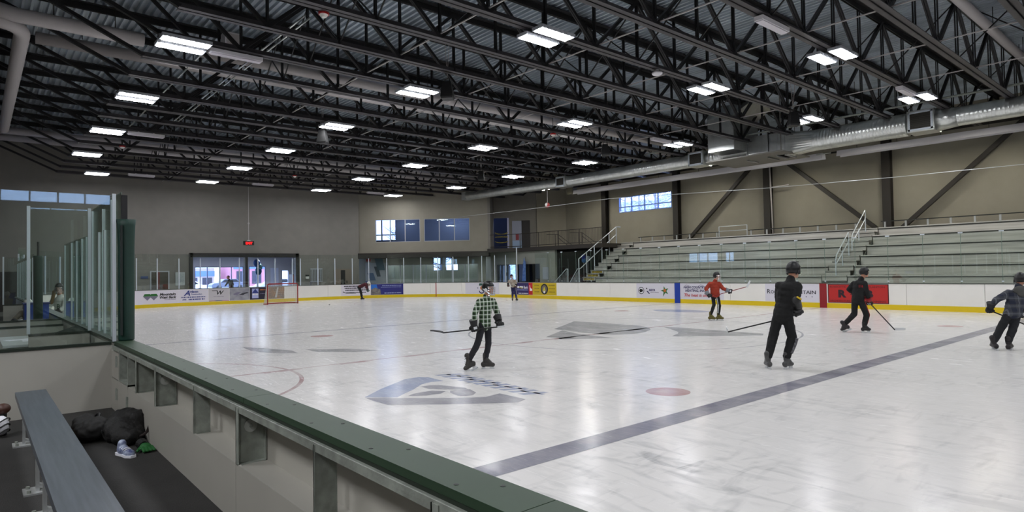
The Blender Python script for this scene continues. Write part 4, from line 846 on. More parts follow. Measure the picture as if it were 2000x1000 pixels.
for k, (P1, t0, z) in enumerate(((onB(0), 2.9, 6.35), (onB(0), 6.8, 6.35), (onB(0), 8.0, 6.1))):
    c = P1 + UB * t0 - NB * 2.0; mb = MB(); mb.obox((c.x, c.y, z), (UB.x, UB.y, 0), (NB.x, NB.y, 0), (0, 0, 1), 0.55, 0.10, 0.04)
    t = thing('office_light', 'glowing strip light seen through the upper corner windows, ' + ('left one', 'upper right one', 'lower right one')[k], 'light fixture', (c.x, c.y, z)); mb.build('tube', LENS3, t, world=True); MB().cyl((c.x, c.y, z + 0.04), (c.x, c.y, 6.72), 0.01, 6).build('hanger', ALU, t, world=True)
for k, y in enumerate((11.0, 15.0)):  # unseen glowing panels added to brighten the lobby interior
    t = thing('added_lobby_light', 'added lit panel brightening the lobby, ' + ('left', 'right')[k] + ' side', 'light fixture', (-36.5, y, 3.15)); mb = MB(); mb.box(-37.2, y - 0.35, 3.13, -35.8, y + 0.35, 3.18); mb.build('panel', LENS3, t, world=True)
# vending machine
t = thing('vending_machine', 'red vending machine standing at the right of the lobby opening', 'vending machine', (-34.4, 16.6, 0))
MB().box(-34.8, 16.35, 0.0, -34.1, 17.1, 1.8).build('cabinet', mat('vending_dark', (0.12, 0.13, 0.17), 0.4), t, world=True); MB().box(-34.1, 16.42, 0.1, -34.07, 17.05, 1.75).build('front_panel', mat('vending_red', (0.74, 0.10, 0.12), 0.35, emit=(0.74, 0.08, 0.1), es=0.15), t, world=True)
mb = MB(); mb.add([(-34.06, 16.75, 0.6), (-34.06, 16.95, 0.7), (-34.06, 16.85, 1.2), (-34.06, 16.95, 1.5), (-34.06, 16.8, 1.6), (-34.06, 16.7, 1.2)], [(0, 1, 2, 3, 4, 5)]); mb.build('swirl', WHITE, t, world=True)
# ------------------------------------------------------------------ advertising on the boards
def banner(s0, s1, m, label, z0=0.22, z1=0.985, nm='advertising_banner', border=None):
    p, n = perim((s0 + s1) / 2); t = thing(nm, label, 'banner', (p.x, p.y, 0.6))
    strip(s0, s1, z0, z1, 0.006, 0.0005).build('sheet', m, t, world=True)
    if border: strip(s0, s0 + 0.03, z0, z1, 0.009, 0.001).build('border', border, t, world=True); strip(s1 - 0.03, s1, z0, z1, 0.009, 0.001).build('border', border, t, world=True); strip(s0, s1, z1 - 0.025, z1, 0.009, 0.001).build('border', border, t, world=True); strip(s0, s1, z0, z0 + 0.025, 0.009, 0.001).build('border', border, t, world=True)
    return t
LAV = mat('banner_lavender', (0.85, 0.84, 0.88), 0.4); BW = mat('banner_white', (0.88, 0.86, 0.90), 0.4)
NAVY = mat('print_navy', (0.17, 0.22, 0.52), 0.5); DBLUE = mat('print_dark_blue', (0.12, 0.10, 0.35), 0.5); GRN = mat('print_green', (0.16, 0.42, 0.18), 0.5); PGRY = mat('print_grey', (0.48, 0.46, 0.55), 0.5); PRED = mat('print_red', (0.72, 0.16, 0.14), 0.5); PORG = mat('print_orange', (0.74, 0.42, 0.16), 0.5); PWH = mat('print_white', (0.92, 0.92, 0.95), 0.5); PYEL = mat('print_yellow', (0.86, 0.80, 0.20), 0.5); INKG = mat('ink_dark_grey', (0.20, 0.20, 0.24), 0.5)
def bars(s0, s1, z, h, m, t, nm='small_print', gap=0.3, seed=1):
    """illegible small print: short broken strokes"""
    rnd = random.Random(seed); mb = MB(); x = s0
    while x < s1:
        w_ = rnd.uniform(0.5, 1.6) * h; x2 = min(x + w_, s1); pts_ = [(x, 0), (x2, 0), (x2, h), (x, h)]
        mb.add(on_perim(pts_, 0, z, 0.012), [(0, 1, 2, 3)]); x = x2 + h * gap * rnd.uniform(0.5, 2.2)
    mb.build(nm, m, t, world=True)
t = banner(9.7, 12.6, BW, 'white banner with green and grey diamonds reading Mountain West Bank')
for cx in (10.92, 11.28): pshape([(cx - 0.24, 0.66), (cx - 0.15, 0.80), (cx + 0.15, 0.80), (cx + 0.24, 0.66)], 0, 0, GRN, t, 'logo_top', 0.010 + cx * 1e-4); pshape([(cx - 0.24, 0.655), (cx + 0.24, 0.655), (cx, 0.42)], 0, 0, PGRY, t, 'logo_base', 0.012 + cx * 1e-4)
ptext('Mountain', 11.60, 0.68, 0.21, INK, t, bold=0.008, shear=0.25, width=0.88); ptext('West Bank', 11.58, 0.50, 0.21, INK, t, bold=0.008, shear=0.25, width=0.92); bars(11.85, 12.5, 0.42, 0.03, PGRY, t)
t = banner(12.62, 14.3, BW, 'white banner with blue lettering reading Avison Construction')
ptext('A', 12.95, 0.62, 0.42, NAVY, t, bold=0.012, shear=0.3, width=0.36); ptext('vison', 13.28, 0.78, 0.20, NAVY, t, bold=0.008, width=0.46); ptext('Construction', 13.32, 0.66, 0.10, NAVY, t, bold=0.004, width=0.62)
bars(12.78, 14.15, 0.49, 0.06, NAVY, t, seed=3); ptext('(208)', 12.85, 0.35, 0.10, NAVY, t, bold=0.003, shear=0.2); bars(13.2, 14.1, 0.35, 0.07, NAVY, t, seed=4)
t = banner(14.32, 15.52, mat('banner_pale', (0.78, 0.76, 0.78), 0.4), 'pale banner with a large slanted black letter W')
ptext('W', 14.72, 0.62, 0.34, INK, t, bold=0.008, shear=0.3, width=0.42); pshape([(14.52, 0.84), (14.85, 0.84), (14.82, 0.88), (14.50, 0.88)], 0, 0, INK, t, 'stroke'); bars(14.6, 15.2, 0.48, 0.03, PGRY, t, seed=5)
for a, b, m in ((14.35, 14.7, PORG), (14.7, 15.1, INK), (15.1, 15.5, PRED)): strip(a, b, 0.22, 0.25, 0.010, 0.007).build('colour_bar', m, t, world=True)
t = banner(15.54, 16.74, mat('banner_silver', (0.66, 0.66, 0.69), 0.4, col2=(0.52, 0.52, 0.56), scale=3), 'silver grey banner with a dark swoosh logo between the W and the houses')
pshape([(15.75, 0.62), (16.05, 0.74), (16.25, 0.70), (16.05, 0.62), (16.0, 0.55), (15.8, 0.56)], 0, 0, PGRY, t, 'swoosh'); pshape([(16.1, 0.56), (16.3, 0.66), (16.6, 0.72), (16.7, 0.66), (16.45, 0.60), (16.35, 0.52)], 0, 0, INKG, t, 'swoosh')
t = banner(16.76, 17.92, mat('banner_black_blue', (0.12, 0.11, 0.20), 0.4), 'dark banner with a blue and white house logo beside the goal')
pshape([(16.9, 0.30), (17.3, 0.30), (17.3, 0.92), (16.9, 0.92)], 0, 0, mat('print_lilac', (0.70, 0.72, 0.90), 0.5), t, 'logo_field'); pshape([(16.88, 0.62), (17.1, 0.90), (17.32, 0.62)], 0, 0, NAVY, t, 'roof_shape', 0.016); bars(16.93, 17.28, 0.5, 0.10, PWH, t, 'letter_row', 0.2, 6); bars(17.4, 17.85, 0.80, 0.06, PORG, t, seed=7); bars(17.4, 17.85, 0.56, 0.04, PGRY, t, seed=8)
t = banner(17.94, 18.97, mat('banner_photo', (0.42, 0.40, 0.38), 0.4, col2=(0.62, 0.45, 0.30), scale=2.5), 'brown and grey photo banner seen through the goal net')
pshape([(18.35, 0.30), (18.47, 0.30), (18.6, 0.95), (18.5, 0.95)], 0, 0, mat('print_falls', (0.75, 0.76, 0.76), 0.5), t, 'waterfall')
t = banner(22.95, 24.95, BW, 'white banner with black italic lettering behind the bent skater')
for k, z in enumerate((0.84, 0.70, 0.56, 0.40)): bars(23.15 + 0.05 * k, 24.7, z, 0.075 if k != 3 else 0.06, INKG, t, seed=10 + k, gap=0.15)
pshape([(23.05, 0.48), (23.3, 0.38), (24.0, 0.36), (24.0, 0.39), (23.3, 0.42), (23.1, 0.52)], 0, 0, INK, t, 'swoosh')
t = banner(25.04, 27.34, mat('banner_truck_blue', (0.13, 0.14, 0.46), 0.4), 'dark blue banner with a truck picture at its left')
pshape([(25.06, 0.55), (25.55, 0.55), (25.45, 0.96), (25.06, 0.96)], 0, 0, mat('print_sky', (0.10, 0.42, 0.78), 0.5), t, 'sky'); pshape([(25.06, 0.24), (25.75, 0.24), (25.7, 0.60), (25.35, 0.74), (25.06, 0.60)], 0, 0, mat('print_truck', (0.33, 0.31, 0.33), 0.5, col2=(0.55, 0.53, 0.50), scale=6), t, 'truck', 0.013); pshape(circ(25.38, 0.42, 0.11), 0, 0, INK, t, 'wheel', 0.015)
bars(25.85, 27.2, 0.84, 0.05, mat('print_pale_blue', (0.62, 0.66, 0.85), 0.5), t, seed=20); bars(25.75, 27.2, 0.74, 0.035, MATS['print_pale_blue'], t, seed=21); bars(26.0, 27.2, 0.30, 0.07, MATS['print_pale_blue'], t, seed=22)
t = banner(32.08, 35.2, LAV, 'pale lavender banner with a green cap and orange ball logo')
pshape(circ(33.5, 0.62, 0.13), 0, 0, PORG, t, 'ball'); pshape([(33.25, 0.78), (33.3, 0.95), (33.75, 0.93), (33.78, 0.78)], 0, 0, mat('print_dark_green', (0.12, 0.30, 0.25), 0.5), t, 'cap'); pshape(circ(33.5, 0.5, 0.28, 14, PI * 1.1, PI * 1.9) + circ(33.5, 0.5, 0.2, 14, PI * 1.9, PI * 1.1), 0, 0, DBLUE, t, 'lettering_arc'); pshape(circ(33.15, 0.62, 0.04), 0, 0, DBLUE, t, 'dot')
t = banner(36.7, 38.2, mat('banner_bank_navy', (0.15, 0.11, 0.36), 0.4), 'navy banner with white lettering ending in Bank beside the red map panel')
ptext('Bank', 37.72, 0.62, 0.24, PWH, t, bold=0.006, width=0.4); bars(37.1, 37.66, 0.64, 0.13, PWH, t, seed=23, gap=0.2); bars(37.1, 38.1, 0.50, 0.05, MATS['print_pale_blue'], t, seed=24); bars(37.2, 38.15, 0.28, 0.05, PWH, t, seed=25)
t = banner(38.2, 38.56, mat('banner_map_red', (0.74, 0.08, 0.10), 0.4), 'narrow red panel with a white state map shape')
pshape([(38.30, 0.50), (38.30, 0.70), (38.28, 0.84), (38.33, 0.84), (38.36, 0.70), (38.42, 0.62), (38.52, 0.62), (38.52, 0.47), (38.30, 0.47)], 0, 0, PWH, t, 'map_shape')
t = banner(38.57, 40.72, mat('banner_yellow', (0.78, 0.68, 0.08), 0.4), 'bright yellow banner with a round black crest in the middle')
pshape(circ(39.65, 0.60, 0.33), 0, 0, INK, t, 'crest'); pshape(circ(39.65, 0.60, 0.24), 0, 0, mat('crest_grey', (0.45, 0.42, 0.40), 0.5), t, 'crest_field', 0.014); ptext('A', 39.65, 0.47, 0.36, PYEL, t, bold=0.01, align='CENTER', off=0.017); pshape(circ(39.65, 0.42, 0.08), 0, 0, PWH, t, 'crest_dot', 0.018)
for k in range(3): bars(38.75, 39.2, 0.8 - 0.2 * k, 0.05, mat('print_olive', (0.42, 0.36, 0.06), 0.5), t, seed=30 + k); bars(40.05, 40.6, 0.8 - 0.2 * k, 0.05, MATS['print_olive'], t, seed=34 + k)
t = banner(46.8, 49.18, LAV, 'lavender banner with a round badge, AECR lettering and a green star')
pshape(circ(47.12, 0.60, 0.19), 0, 0, INKG, t, 'badge'); pshape(circ(47.12, 0.60, 0.155), 0, 0, PWH, t, 'badge_field', 0.013); pshape([(46.99, 0.62), (47.08, 0.70), (47.25, 0.64), (47.2, 0.54), (47.05, 0.5)], 0, 0, INK, t, 'badge_emblem', 0.015)
ptext('AECR', 47.62, 0.58, 0.15, DBLUE, t, bold=0.006, width=0.42); pshape(circ(47.48, 0.71, 0.04), 0, 0, INK, t, 'dot'); pshape([(47.45, 0.58), (47.55, 0.58), (47.68, 0.44), (47.62, 0.43)], 0, 0, DBLUE, t, 'leg_stroke'); bars(47.7, 48.25, 0.50, 0.03, PGRY, t, seed=40)
st = []
for k in range(10): a = PI / 2 + 0.25 + k * PI / 5; r = (0.26 if k % 2 == 0 else 0.10) * (1.25 if k == 4 else 1); st.append((48.62 + r * math.cos(a), 0.60 + r * math.sin(a)))
pshape(st, 0, 0, GRN, t, 'star'); pshape(circ(48.62, 0.62, 0.08), 0, 0, PORG, t, 'star_centre', 0.014)
t = banner(49.58, 51.95, LAV, 'pale banner reading HIGH COUNTRY HEATING, INC. with red slogan')
ptext('HIGH COUNTRY', 49.75, 0.74, 0.16, DBLUE, t, bold=0.004, shear=0.25, width=1.25); ptext('HEATING, INC.', 49.83, 0.58, 0.16, DBLUE, t, bold=0.004, shear=0.25, width=1.15); ptext('The heat is on!', 49.75, 0.34, 0.21, PRED, t, bold=0.004, shear=0.25, width=1.35)
pshape([(49.72, 0.80), (49.92, 0.93), (50.08, 0.86), (50.06, 0.85), (49.92, 0.91), (49.74, 0.79)], 0, 0, PGRY, t, 'mountain'); pshape([(50.55, 0.84), (50.72, 0.94), (50.9, 0.86), (50.88, 0.85), (50.72, 0.92), (50.57, 0.83)], 0, 0, PGRY, t, 'mountain')
t = banner(54.0, 56.36, LAV, 'lavender banner with serif lettering reading ROCKY MOUNTAIN')
ptext('R', 54.08, 0.56, 0.27, INKG, t, bold=0.004); ptext('OCKY', 54.26, 0.56, 0.21, INKG, t, bold=0.003, width=0.5); ptext('M', 54.85, 0.56, 0.27, INKG, t, bold=0.004); ptext('OUNTAIN', 55.1, 0.56, 0.21, INKG, t, bold=0.003, width=1.12)
for k in range(4): bars(55.3 + 0.25 * k, 55.34 + 0.25 * k, 0.42, 0.05, PGRY, t, seed=41)
t = banner(56.72, 59.0, mat('banner_red', (0.72, 0.14, 0.13), 0.4), 'red banner with dark borders and large letters R and B', border=mat('border_maroon', (0.25, 0.08, 0.10), 0.5))
MAR = mat('print_maroon', (0.16, 0.07, 0.12), 0.5)
ptext('R', 57.12, 0.46, 0.40, MAR, t, bold=0.022, width=0.32); ptext('B', 58.14, 0.46, 0.40, MAR, t, bold=0.022, width=0.30)
MAR2 = mat('print_maroon_faint', (0.46, 0.10, 0.11), 0.5); ptext('RUSSCITTE', 56.8, 0.84, 0.10, MAR2, t, bold=0.003, width=0.62); ptext('CLANTON', 58.25, 0.84, 0.10, MAR2, t, bold=0.003, width=0.62); ptext('ARCHITECTURE', 56.8, 0.27, 0.10, MAR2, t, bold=0.003, width=0.8); ptext('PLANNING', 58.2, 0.27, 0.10, MAR2, t, bold=0.003, width=0.7)
# ------------------------------------------------------------------ goal and pucks
t = thing('hockey_goal', 'red framed hockey goal with a white net at the far end', 'goal', (-26.4, 12.75, 0)); y0, y1 = 11.84, 13.67
MB().tube([(-26.4, y0, 0.0), (-26.4, y0, 1.14), (-26.4, y0 + 0.03, 1.2), (-26.4, y0 + 0.09, 1.23), (-26.4, y1 - 0.09, 1.23), (-26.4, y1 - 0.03, 1.2), (-26.4, y1, 1.14), (-26.4, y1, 0)], 0.034, 12).build('goal_frame', NETR, t, world=True, smooth=True)
bp_ = [(-26.4, y0, 0.03), (-26.9, y0 - 0.05, 0.03), (-27.35, y0 + 0.25, 0.03), (-27.45, 12.75, 0.03), (-27.35, y1 - 0.25, 0.03), (-26.9, y1 + 0.05, 0.03), (-26.4, y1, 0.03)]
MB().tube(bp_, 0.03, 10).build('base_frame', NETR, t, world=True)
MB().tube([(-26.4, y0 + 0.05, 1.22), (-26.85, y0 + 0.1, 1.2), (-26.95, 12.75, 1.2), (-26.85, y1 - 0.1, 1.2), (-26.4, y1 - 0.05, 1.22)], 0.018, 8).build('top_frame', NETR, t, world=True)
def net_grid(top, bot, nz):
    mb = MB(); vs = []; n = len(top)
    for j in range(nz + 1):
        k = j / nz; vs += [tuple(Vector(a).lerp(Vector(b), k)) for a, b in zip(top, bot)]
    mb.add(vs, [(j * n + i, j * n + i + 1, (j + 1) * n + i + 1, (j + 1) * n + i) for j in range(nz) for i in range(n - 1)]); return mb
def resample(P_, n):
    P_ = [Vector(p) for p in P_]; L = [0]
    for a, b in zip(P_[:-1], P_[1:]): L.append(L[-1] + (b - a).length)
    out = []
    for i in range(n):
        d = L[-1] * i / (n - 1); k = 0
        while k < len(L) - 2 and L[k + 1] < d: k += 1
        out.append(P_[k].lerp(P_[k + 1], (d - L[k]) / (L[k + 1] - L[k])))
    return out
tt = resample([(-26.4, y0 + 0.02, 1.2), (-26.85, y0 + 0.1, 1.2), (-26.95, 12.75, 1.2), (-26.85, y1 - 0.1, 1.2), (-26.4, y1 - 0.02, 1.2)], 46); bb = resample(bp_, 46)
o = net_grid(tt, bb, 18).build('net', NET, t, world=True); md = o.modifiers.new('w', 'WIREFRAME'); md.thickness = 0.012; md.use_even_offset = False
tag(MB().cyl((-22.6, 14.0, 0.0), (-22.6, 14.0, 0.026), 0.04, 20).build('hockey_puck', INK), 'small black puck on the ice right of the goal', 'puck')
# ------------------------------------------------------------------ near bench boards
FZ = 0.29
struct('floor_bench', MB().box(-21.0, -4.9, -0.02, 13.5, -0.17, FZ), RUBBER)
t = thing('bench_boards', 'green-capped near boards with steel posts and white panels beside the bench', 'boards', (8.0, 0, 0))
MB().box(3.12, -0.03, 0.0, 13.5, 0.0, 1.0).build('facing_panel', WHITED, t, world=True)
cuts = [3.12, 5.2, 7.62, 10.05, 13.5]
for a, b in zip(cuts[:-1], cuts[1:]):
    MB().box(a + 0.002, -0.170, 1.0, b - 0.002, 0.012, 1.033).build('cap_plank', GREEN, t, world=True)
    MB().box(a + 0.002, -0.174, 0.985, b - 0.002, -0.150, 1.0).build('cap_lip', GREEND, t, world=True)
    for k in range(int((b - a) / 0.6)):
        for y in (-0.135, -0.03): x = a + 0.3 + 0.6 * k + (0.12 if y > -0.1 else 0); MB().cyl((x, y, 1.0335), (x, y, 1.0345), 0.009, 10).build('screw', INK, t, world=True)
sk = [3.12, 3.50, 4.12, 7.57, 9.66, 13.5]
for a, b in zip(sk[:-1], sk[1:]):
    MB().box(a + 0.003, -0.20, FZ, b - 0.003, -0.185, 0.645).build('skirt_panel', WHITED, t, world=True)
MB().box(4.12, -0.195, 0.60, 13.5, -0.03, 0.64).build('ledge', WHITED, t, world=True)
MB().box(3.12, -0.20, 0.64, 3.58, -0.03, 0.93).build('end_block', WHITED, t, world=True)
MB().box(3.12, -0.195, 0.945, 13.5, -0.180, 0.985).box(3.12, -0.18, 0.975, 13.5, -0.05, 0.985).build('top_rail', GALVD, t, world=True)
def channel(x, w_=0.05, dpt=0.165, bolt=True, lip=0.045):
    b = MB(); b.box(x, -0.20, 0.64, x + 0.008, -0.20 + dpt, 0.975).box(x, -0.20, 0.64, x + lip, -0.194, 0.975).box(x, -0.20 + dpt - 0.006, 0.64, x + lip, -0.20 + dpt, 0.975).box(x, -0.2, 0.64, x + lip, -0.2 + dpt, 0.645)
    p = b.build('steel_post', GALVD, t, world=True)
    if bolt:
        y = -0.2 + dpt * 0.5; MB().cyl((x + 0.008, y, 0.855), (x + 0.016, y, 0.855), 0.038, 24).build('washer', mat('washer_grey', (0.66, 0.67, 0.65), 0.5, 0.1), p, world=True); MB().cyl((x + 0.016, y, 0.855), (x + 0.024, y, 0.855), 0.011, 6).build('bolt', GALVD, p, world=True)
for x, bo in ((5.35, True), (7.57, True), (9.66, True), (11.8, True)): channel(x, bolt=bo)
for x in (6.62, 8.69, 10.75): channel(x, 0.05, 0.11, False, 0.012)
channel(4.50, 0.05, 0.165, False)
# door latch box and hinges
b = MB(); b.box(3.62, -0.20, 0.66, 3.64, -0.04, 0.97).box(4.1, -0.20, 0.62, 4.12, -0.04, 0.97).box(3.62, -0.2, 0.65, 4.12, -0.04, 0.665).box(3.62, -0.06, 0.66, 4.12, -0.04, 0.97); b.build('latch_recess', GALVD, t, world=True)
b = MB(); b.box(4.0, -0.17, 0.74, 4.03, -0.13, 0.95).cyl((3.98, -0.15, 0.80), (4.06, -0.15, 0.80), 0.022, 10).cyl((3.98, -0.15, 0.90), (4.06, -0.15, 0.90), 0.022, 10).bar((4.02, -0.15, 0.72), (4.02, -0.19, 0.64), 0.03, 0.02).box(3.97, -0.17, 0.83, 4.04, -0.12, 0.87); b.build('door_latch', ALUW, t, world=True)
for x, z in ((3.47, 0.43), (4.09, 0.43), (3.47, 0.78)): MB().box(x - 0.03, -0.206, z, x + 0.05, -0.20, z + 0.12).cyl((x + 0.01, -0.208, z), (x + 0.01, -0.208, z + 0.12), 0.008, 8).build('hinge', GALVD, t, world=True)
MB().cyl((4.86, -0.199, 0.70), (4.86, -0.202, 0.70), 0.01, 10).build('hole', INK, t, world=True) if False else None
# dividers between the boxes
def divider(x, y0, y1, label, z0=FZ, pane=None, frame=True):
    t = thing('bench_divider', label, 'divider', (x, (y0 + y1) / 2, z0))
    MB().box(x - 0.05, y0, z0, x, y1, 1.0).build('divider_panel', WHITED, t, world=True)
    MB().box(x - 0.06, y0, 1.0, x + 0.01, y1, 1.03).build('divider_cap', GREEND, t, world=True)
    if pane:
        a, b_, h = pane; MB().box(x - 0.031, a, 1.03, x - 0.019, b_, h).build('glass_pane', GLASS, t, world=True)
        if frame:
            for y in (a, b_): MB().box(x - 0.045, y - 0.018, 1.03, x - 0.005, y + 0.018, h + 0.02).build('glass_support', ALUW, t, world=True)
    return t
divider(3.12, -3.4, -0.2, 'white divider with tall glass at the end of the near bench', pane=(-3.4, -0.17, 2.69))
divider(1.08, -0.84, -0.17, 'short white divider with a glass pane in the penalty box area', pane=(-0.84, -0.17, 2.70))
divider(-0.85, -3.4, -0.30, 'long white divider behind the short one, second beyond the bench')
divider(-2.62, -3.4, -0.17, 'low white divider, third beyond the near bench', pane=(-0.12, -0.11, 2.4) if False else None)
divider(-11.95, -0.76, -0.17, 'far white divider near the corner of the rink', pane=(-0.76, -0.17, 2.4))
# side glass left of the bench
t = thing('shield_glass_run', 'shield glass with silver supports seen edge-on left of the green pad', 'shield glass', (0.5, -0.08, 1.03))
gx = [(3.0, 2.75), (2.34, 2.75), (1.78, 2.75), (1.29, 2.75), (0.64, 2.75), (0.02, 2.4), (-0.53, 2.4), (-1.23, 2.4), (-1.94, 2.4), (-3.03, 2.4)]
for i, (x, h) in enumerate(gx[:-1]):
    x2, h2 = gx[i + 1]; hh = 2.75 if x2 >= 0.6 else 2.4
    MB().box(x2 + 0.01, -0.086, 1.03, x - 0.01, -0.074, hh).build('glass_pane', GLASS, t, world=True)
for i, (x, h) in enumerate(gx[1:]):
    h = 2.72 if i in (0, 3) else 2.38; MB().box(x - 0.025, -0.098, 1.03, x + 0.025, -0.062, h).build('glass_support', ALUW, t, world=True)
# green padded post
t = thing('padded_post', 'tall dark green padded post at the end of the near boards', 'post', (3.12, -0.05, 1.03))
MB().tube([(3.10, -0.05, 1.035), (3.10, -0.05, 1.05), (3.10, -0.05, 1.6), (3.10, -0.05, 2.1), (3.10, -0.05, 2.35), (3.10, -0.05, 2.42)], [0.078, 0.082, 0.084, 0.083, 0.092, 0.102], 20).build('pad', PAD, t, world=True, smooth=True)
MB().box(3.08, -0.10, 1.035, 3.12, -0.04, 2.7).build('core_post', INK, t, world=True)
MB().box(3.1, -0.12, 1.1, 3.1 + 0.1, -0.1, 2.35).build('pad_seam', mat('pad_seam', (0.03, 0.09, 0.08), 0.6), t, world=True)
t = thing('padded_post', 'second green padded post seen through the divider glass', 'post', (-4.2, -0.4, FZ)); MB().tube([(-4.2, -0.42, FZ), (-4.2, -0.42, 2.15), (-4.2, -0.42, 2.22)], [0.075, 0.08, 0.085], 16).build('pad', PAD, t, world=True, smooth=True); MB().cyl((-4.2, -0.42, 2.2), (-4.2, -0.42, 2.5), 0.02, 8).build('core_post', INK, t, world=True)
t = thing('scorekeeper_table', 'white scorekeeper shelf with papers beyond the near divider', 'table', (0.2, -0.5, 0)); MB().box(-0.7, -1.1, 0.86, 0.95, -0.25, 0.89).build('table_top', mat('table_white', (0.70, 0.72, 0.72), 0.5), t, world=True)
for x in (-0.6, 0.85):
    for y in (-1.0, -0.33): MB().box(x - 0.02, y - 0.02, FZ, x + 0.02, y + 0.02, 0.86).build('leg', GALVD, t, world=True)
t = thing('control_box', 'dark grey sloped control box on the scorekeeper shelf', 'box', (0.1, -0.35, 0.89)); mb = MB(); mb.add([(-0.1, -0.5, 0.89), (0.75, -0.5, 0.89), (0.75, -0.2, 0.89), (-0.1, -0.2, 0.89), (-0.1, -0.5, 0.94), (0.75, -0.5, 0.94), (0.75, -0.2, 1.04), (-0.1, -0.2, 1.04)], [(0, 3, 2, 1), (4, 5, 6, 7), (0, 1, 5, 4), (1, 2, 6, 5), (2, 3, 7, 6), (3, 0, 4, 7)]); mb.build('case', mat('box_dark', (0.20, 0.22, 0.21), 0.6), t, world=True); MB().box(0.0, -0.45, 0.955, 0.2, -0.25, 0.965).build('button_panel', INK, t, world=True)
for k, (x, y) in enumerate(((0.35, -0.72), (0.1, -0.9))): tag(MB().obox((x, y, 0.893), (1, 0.3 * k, 0), (-0.3 * k, 1, 0), (0, 0, 1), 0.11, 0.15, 0.0015).build('paper_sheet', PWH), 'white paper sheet on the scorekeeper shelf, ' + ('nearer the box', 'farther from the box')[k], 'paper')
t = thing('blue_bin', 'bright blue bin behind the low dividers at the far left', 'bin', (-4.8, -0.42, FZ)); MB().box(-5.0, -0.62, FZ, -4.55, -0.22, 1.24).build('bin_body', mat('bin_blue', (0.10, 0.28, 0.70), 0.5), t, world=True); MB().box(-5.02, -0.64, 1.24, -4.53, -0.2, 1.27).build('bin_rim', mat('bin_blue_dark', (0.06, 0.16, 0.45), 0.5), t, world=True)
# ------------------------------------------------------------------ players bench and the things on the floor
t = thing('team_bench', 'long grey plank bench on metal legs in the near players box', 'bench', (8.6, -0.99, FZ))
MB().box(4.35, -1.10, 0.705, 13.0, -0.88, 0.75).build('seat', PLANK, t, world=True)
for x in (4.42, 6.02, 6.62, 8.4, 10.2):
    b = MB(); b.box(x - 0.09, -1.12, FZ, x + 0.09, -0.99, FZ + 0.012).box(x - 0.03, -1.05, FZ, x + 0.03, -1.03, 0.705).box(x - 0.03, -1.09, 0.69, x + 0.03, -0.90, 0.705); b.bar((x, -1.04, FZ + 0.05), (x, -0.95, FZ + 0.01), 0.05, 0.02)
    l = b.build('leg', ALU, t, world=True)
    for dx in (-0.06, 0.06): MB().cyl((x + dx, -1.09, FZ + 0.012), (x + dx, -1.09, FZ + 0.03), 0.012, 6).build('bolt', GALVD, l, world=True)
def blob(name, mb, m, parent=None, vox=0.012, smooth=4, disp=0.0, dsc=0.1, fac=0.5):
    o = mb.build(name, m, parent); md = o.modifiers.new('r', 'REMESH'); md.mode = 'VOXEL'; md.voxel_size = vox; md.use_smooth_shade = True
    if smooth: sm = o.modifiers.new('s', 'SMOOTH'); sm.factor = fac; sm.iterations = smooth
    if disp:
        tx_ = bpy.data.textures.get('folds%g' % dsc) or bpy.data.textures.new('folds%g' % dsc, 'CLOUDS'); tx_.noise_scale = dsc
        d = o.modifiers.new('d', 'DISPLACE'); d.texture = tx_; d.strength = disp; d.mid_level = 0.5
    return o
BAG = mat('bag_black', (0.05, 0.045, 0.045), 0.75, 0, 0.3, 20, 0.3, 60)
t = thing('duffel_bag', 'slumped black duffel bag with a loop strap on the bench floor', 'bag', (4.82, -0.37, FZ))
mb = MB(); mb.ell((0.0, 0.02, 0.09), 0.27, 0.17, 0.12); mb.ell((-0.16, 0.05, 0.12), 0.17, 0.13, 0.13); mb.ell((0.16, 0.02, 0.07), 0.2, 0.13, 0.09); mb.ell((-0.02, 0.1, 0.15), 0.16, 0.10, 0.11)
blob('bag_body', mb, BAG, t, 0.012, 3, 0.05, 0.09)
mb = MB(); mb.tube(arc_pts((0.02, 0.14, 0.17), (0.18, 0.26, 0.30), (0.3, 0.16, 0.10)) + arc_pts((0.3, 0.16, 0.10), (0.34, 0.08, 0.04), (0.22, 0.05, 0.09)), 0.012, 8); mb.build('strap', mat('strap_brown', (0.12, 0.07, 0.06), 0.7), t, smooth=True)
MB().box(-0.2, -0.155, 0.1, 0.1, -0.15, 0.125).build('zip', INK, t)
t = thing('sports_bag', 'squat black bag lying against the duffel bag on the floor', 'bag', (4.62, -0.58, FZ)); mb = MB(); mb.ell((0, 0, 0.09), 0.24, 0.14, 0.10); mb.ell((-0.12, -0.02, 0.13), 0.13, 0.10, 0.09); mb.ell((0.12, 0.03, 0.12), 0.13, 0.11, 0.10)
blob('bag_body', mb, mat('bag_charcoal', (0.06, 0.055, 0.055), 0.75), t, 0.012, 3, 0.04, 0.07); mb = MB(); mb.tube(arc_pts((-0.1, 0.05, 0.17), (0.0, 0.1, 0.28), (0.1, 0.05, 0.18)), 0.013, 8); mb.build('handle', INK, t, smooth=True)
t = thing('orange_shoe', 'orange and black shoe poking out behind the bench plank', 'shoe', (4.62, -0.79, FZ)); mb = MB(); mb.ell((0.0, 0, 0.05), 0.14, 0.05, 0.045); mb.ell((-0.07, 0, 0.10), 0.06, 0.045, 0.06); blob('upper', mb, mat('shoe_orange', (0.62, 0.40, 0.10), 0.6, col2=(0.15, 0.10, 0.05), scale=9), t, 0.008, 3); MB().box(-0.14, -0.045, 0.0, 0.14, 0.045, 0.02).build('sole', INK, t)
